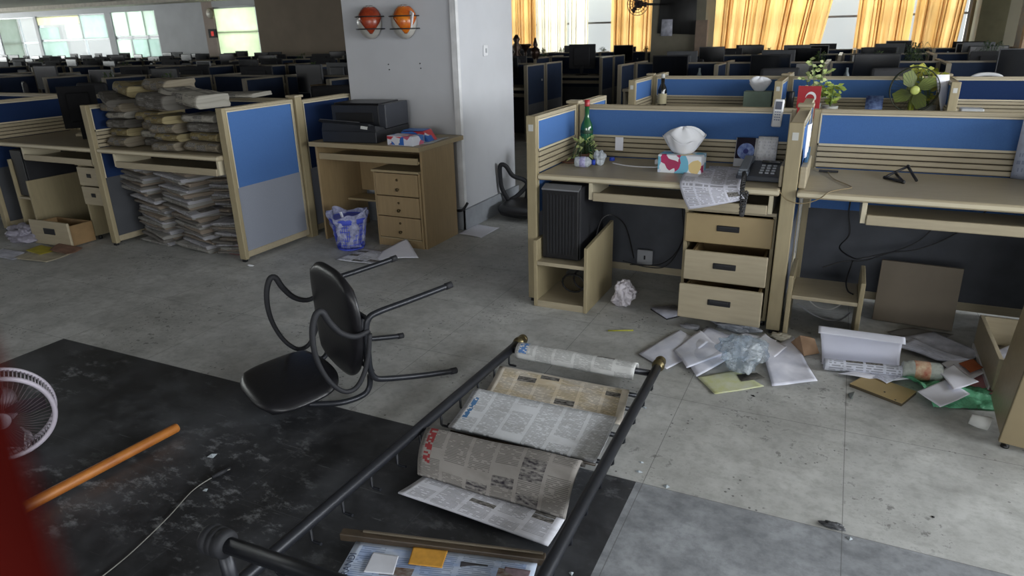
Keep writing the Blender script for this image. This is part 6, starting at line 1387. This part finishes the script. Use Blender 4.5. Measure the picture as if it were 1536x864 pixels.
def boxy(name, w, d, h, m, cat):
    t = MB().box((-w/2, -d/2, 0), (w/2, d/2, h)).build(name, m, None, .004); tag(t, 'x', cat); return t
def paper_heap():
    mb = MB(); rnd = random.Random(4)
    for k in range(7): mb.obox((rnd.uniform(-.01, .01), rnd.uniform(-.01, .01), .008+k*.014), (.3, .22, .011), (0, 0, rnd.uniform(-.2, .2)))
    t = mb.build('paper_stack', PAPERG, None); return tag(t, 'x', 'papers')
bx0 = boxy('storage_box', .22, .18, .24, mat('brown_card_box', '#7b6a50', .8), 'box'); bx1 = boxy('storage_box', .16, .14, .30, mat('pale_box', '#98999a', .7), 'box'); ph0 = paper_heap()
cup0 = MB().lathe([(.035, 0), (.04, .11), (.036, .11), (.03, .01)], (0, 0, 0), 16).build('mug', mat('pale_mug', '#b5b6b8', .3), None); tag(cup0, 'x', 'mug')
bot0 = MB().lathe([(.033, 0), (.034, .17), (.015, .22), (.015, .26)], (0, 0, 0), 14).build('water_bottle', mat('bluish_bottle', '#7f8d93', .2), None); tag(bot0, 'x', 'bottle')
pl0 = plant((0, 0, 0), 'x', .26, .13, 26, GREEN, droop=.5, seed=3, leafw=.03); pl1 = plant((0, 0, 0), 'x', .42, .20, 44, DKGREEN, droop=.5, seed=6, leafw=.035)
proto(None)
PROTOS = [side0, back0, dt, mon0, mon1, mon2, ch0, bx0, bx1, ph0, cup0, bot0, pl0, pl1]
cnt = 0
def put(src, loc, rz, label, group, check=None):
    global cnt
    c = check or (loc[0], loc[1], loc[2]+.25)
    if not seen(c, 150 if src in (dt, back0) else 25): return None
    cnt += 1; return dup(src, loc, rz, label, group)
rnd = random.Random(77)
ORD = 'first second third fourth fifth sixth seventh eighth ninth tenth eleventh twelfth thirteenth fourteenth fifteenth sixteenth seventeenth eighteenth nineteenth twentieth'.split()
def row(Yc, xs, xe, nm, dens=1.0, plants=False):
    """one double row of cubicles; nm: how a viewer would find it"""
    n_ = int((xe-xs)/BW+.5)
    for i in range(n_+1):
        x = xs + i*BW; by = ORD[i if xs > -3 else n_-i] + ' bay from aisle'
        put(side0, (x, Yc-.69, 0), 0, 'side divider near half, %s, %s' % (by, nm), 'near dividers, %s' % nm, (x, Yc-.4, 1.0))
        put(side0, (x, Yc+.03, 0), 0, 'side divider far half, %s, %s' % (by, nm), 'far dividers, %s' % nm, (x, Yc+.4, 1.0))
        if i == n_: break
        put(back0, (x+.035, Yc, 0), 0, 'long middle divider, %s, %s' % (by, nm), 'middle dividers, %s' % nm, (x+.6, Yc, 1.0))
        put(dt, (x+.035, Yc-.64, 0), 0, 'near desk top, %s, %s' % (by, nm), 'near desk tops, %s' % nm, (x+.6, Yc-.3, .8))
        if True:
            q = put(dt, (x+BW-.035, Yc+.64, 0), PI, 'far desk top, %s, %s' % (by, nm), 'far desk tops, %s' % nm, (x+.6, Yc+.3, .8))
        for side in (-1, 1):
            if rnd.random() < .88*dens:
                m_ = rnd.choice((mon0, mon0, mon0, mon1, mon1, mon2)) if side < 0 else rnd.choice((mon0, mon0, mon1))
                xx = x + BW*.5 + rnd.uniform(-.1, .1); yy = Yc + side*.22
                kind = {mon0: 'wide black', mon1: 'tall dark grey', mon2: 'pale grey'}[m_]
                put(m_, (xx, yy, DZ+.001), rnd.uniform(-.2, .2) + (0 if side < 0 else PI), '%s monitor facing %s, %s, %s' % (kind, 'us' if side < 0 else 'away', by, nm), '%s monitors, %s, %s side' % (kind, nm, 'near' if side < 0 else 'far'), (xx, yy, 1.15))
            for k in range(2 if side < 0 else 1):
                if rnd.random() > .6*dens: continue
                s_, nn = rnd.choice(((bx0, 'brown carton'), (bx1, 'pale box'), (ph0, 'heap of grey papers'), (cup0, 'pale mug'), (bot0, 'bluish bottle'), (pl0, 'small green potted plant')) if Yc > 6 else ((ph0, 'heap of grey papers'), (cup0, 'pale mug')))
                xx = x + ((.24, BW-.24)[k] if side < 0 else rnd.choice((.24, BW-.24))); yy = Yc + side*rnd.uniform(.36, .5)
                put(s_, (xx, yy, DZ+.001), rnd.uniform(-.4, .4), '%s %s, %s, %s' % ('near' if side < 0 else 'far', nn, by, nm), '%s, %s, %s' % (nn, nm, 'near' if side < 0 else 'far'))
        if rnd.random() < .55: 
            xx = x+.6+rnd.uniform(-.2, .2); put(ch0, (xx, Yc-1.02+rnd.uniform(-.1, .1), 0), PI+rnd.uniform(-.6, .6), 'black office chair, %s, %s' % (by, nm), 'office chairs, %s' % nm, (xx, Yc-1.0, .9))
row(9.97, -2.8, 3.5, 'third row behind the yellow-green fan', 1.0)
row(12.75, -2.7, 3.6, 'fourth row below the golden curtains')
row(15.35, -2.5, 2.0, 'last row under the golden curtains')
row(6.95, -15.3, -4.0, 'row behind the newspaper stacks', .9)
row(9.97, -19.3, -4.2, 'second row behind the newspaper stacks')
row(12.75, -25.4, -4.2, 'third row behind the newspaper stacks')
row(15.35, -29.3, -9.0, 'farthest row under the green windows')
row(15.35, -8.9, -4.2, 'last row under the sheer curtain')
# tall plants on the last row, before the curtains
rp = random.Random(9)
for i in range(9):
    x = -8.2 + i*.5; put(pl0, (x, 15.9, DZ+.04), i*1.3, 'leafy potted plant lining the sill under the sheer and golden curtains', 'plants under the sheer curtain', (x, 15.9, 1.1))
for x, y in ((.70, 10.42), (1.5, 10.42)): put(pl1, (x, y, DZ+.002), x*3, 'tall bushy potted plant behind the yellow-green fan', 'tall plants behind the fan', (x, y, 1.1))
for x, y in ((-.45, 12.2), (-.95, 12.2), (.36, 12.2)): put(pl0, (x, y, DZ+.002), x*3, 'potted plant before the bright gap in the golden curtains', 'plants before the bright gap', (x, y, 1.1))
for s_ in PROTOS:
    for k in list(s_.children_recursive): bpy.data.objects.remove(k)
    bpy.data.objects.remove(s_)
# standing screens on the aisle side
# wall clock, red notice, lamp ornaments
t = thing('wall_clock', (-19.0, 16.97, 2.4), 'round pale wall clock on the wall between the green windows', 'clock')
cp = aty(316, 20, 16.97); MB().lathe([(.16, 16.97), (.16, 16.93), (.14, 16.925)], (cp.x, 0, cp.z), 28, 'y').build('rim', mat('tan_clock_rim', '#a89a84', .5), t); MB().lathe([(.138, 16.926), (.138, 16.922)], (cp.x, 0, cp.z), 28, 'y').build('dial', mat('cream_clock_dial', '#cfc8b8', .5), t)
MB().tube([(cp.x, 16.918, cp.z), (cp.x+.04, 16.918, cp.z+.07)], .006, 4).tube([(cp.x, 16.918, cp.z), (cp.x-.09, 16.918, cp.z+.02)], .005, 4).build('hands', BLACK, t)
cp = aty(320, 50, 16.97); t = thing('wall_sign', (cp.x, 16.97, cp.z), 'dark sign with a glowing red patch below the wall clock', 'sign'); B((cp.x-.17, 16.93, cp.z-.13), (cp.x+.17, 16.97, cp.z+.13)).build('board', BLACKM, t, .004)
rm, tt, bb = nt('glowing_red_patch'); bb.inputs['Base Color'].default_value = lin('#9c2018'); bb.inputs['Emission Color'].default_value = lin('#d02418'); bb.inputs['Emission Strength'].default_value = .6; L(tt, nz(tt, coord(tt), 9), bb.inputs['Roughness'])
B((cp.x-.05, 16.925, cp.z-.08), (cp.x+.06, 16.931, cp.z+.06)).build('red_patch', rm, t)
# poster on the far pillar, notice, wooden post
pz = aty(1020, 25, 14.19); o = sheet('dark_poster', quad([aty(986, 50, 14.18), aty(1043, 52, 14.18), aty(1046, -12, 14.18), aty(992, -12, 14.18)]), 2, 2, mat('dark_ink_poster', '#2b2b2b', .7, var=.3, scale=5, c2='#0f0f11', stretch=(1, 1, .4)), None, .02, base=tuple(pz)); tag(o, 'dark picture poster on the far pillar between the curtained windows', 'poster')
pz = aty(999, 42, 14.16); o = sheet('notice', quad([aty(991, 54, 14.15), aty(1008, 54, 14.15), aty(1009, 29, 14.15), aty(993, 29, 14.15)]), 2, 2, PAPERG, None, .01, base=tuple(pz)); tag(o, 'small pale notice stuck over the corner of the dark poster', 'notice')
a = aty(1050, 95, 14.0); b_ = aty(1060, 30, 14.0); o = B((a.x-.12, 13.95, 0), (a.x+.10, 14.1, b_.z)).build('standing_board', mat('dull_pink_brown_panel', '#8d7b6c', .7), None, .004, base=(a.x, 14, 0)); tag(o, 'tall pinkish-brown board standing beside the far pillar', 'board')
# hanging fan near the far pillar
a = aty(958, 6, 13.6); t = thing('wall_fan', tuple(a), 'dark wall fan with a wire guard high beside the far pillar', 'fan')
mb = MB()
for rr_ in (.20, .15, .10): mb.tube([(a.x+rr_*math.cos(2*PI*k/36), 13.55-.05*(1-rr_*4), a.z+rr_*math.sin(2*PI*k/36)) for k in range(36)], .007, 5, True)
for k in range(18): q = 2*PI*k/18; mb.tube([(a.x, 13.5, a.z), (a.x+.2*math.cos(q), 13.55, a.z+.2*math.sin(q))], .004, 4)
mb.build('wire_guard', BLACKM, t); MB().lathe([(.07, 13.56), (.07, 13.68), (.04, 13.7)], (a.x, 0, a.z), 16, 'y').build('motor', mat('dull_red_brown', '#5d4138', .5), t)
for k in range(3):
    mb = MB(); mb.M = Matrix.Translation((a.x, 13.55, a.z)) @ Matrix.Rotation(PI/2, 4, 'X') @ Matrix.Rotation(k*2*PI/3, 4, 'Z') @ Matrix.Rotation(.4, 4, 'X'); mb.prism([(.03, -.02), (.16, -.07), (.18, .03), (.03, .03)], -.004, .004); mb.build('blade', mat('dull_brown_blade', '#6b5148', .4), t)
MB().tube([(a.x, 13.68, a.z), (a.x+.1, 13.9, a.z), (a.x+.25, 14.19, a.z)], .02, 8).build('bracket', BLACKM, t)
# trophy like ornaments at the end of the sheer curtain
for (u, yy, lb, seed) in ((775, 12.2, 'dark knobbly ornament stand at the pillar edge before the gold curtain', 1), (788, 12.45, 'dark trophy cup with a wide bowl before the golden curtain', 2), (803, 12.1, 'dark pointed lantern ornament before the sheer curtain', 3)):
    a = aty(u, 75, yy); t = thing('ornament', (a.x, yy, DZ), lb, 'ornament'); OM = mat('dark_bronze', '#3b2a20', .35, metal=.6, var=.3, scale=20)
    prof = {1: [(.09, 0), (.05, .05), (.03, .1), (.09, .18), (.04, .25), (.10, .34), (.05, .42), (.10, .5), (.04, .58), (.07, .64), (.02, .72)], 2: [(.08, 0), (.03, .06), (.02, .28), (.03, .38), (.02, .42), (.11, .52), (.115, .55), (.10, .55)], 3: [(.07, 0), (.02, .06), (.02, .25), (.09, .38), (.08, .46), (.03, .5), (.045, .53), (.01, .66)]}[seed]
    MB().lathe(prof, (a.x, yy, DZ), 18).build('figure', OM, t); MB().lathe([(.08, 0), (.08, .03), (.07, .04)], (a.x, yy, DZ-.0), 18).build('base', BLACKM, t)
# big dark screen standing in the middle distance, pale panels beside it
a = aty(873, 110, 12.3); mo = monitor('large dark upright screen on the desks left of the dark pillar, seen from behind', .50, .42); mo['label'] = 'large dark screen seen from behind among the desks below the sheer curtains'; mo.location = (a.x, 12.3, DZ+.001); mo.rotation_euler = (0, 0, PI)
for o in list(bpy.data.objects):
    if '_b' in o: del o['_b']
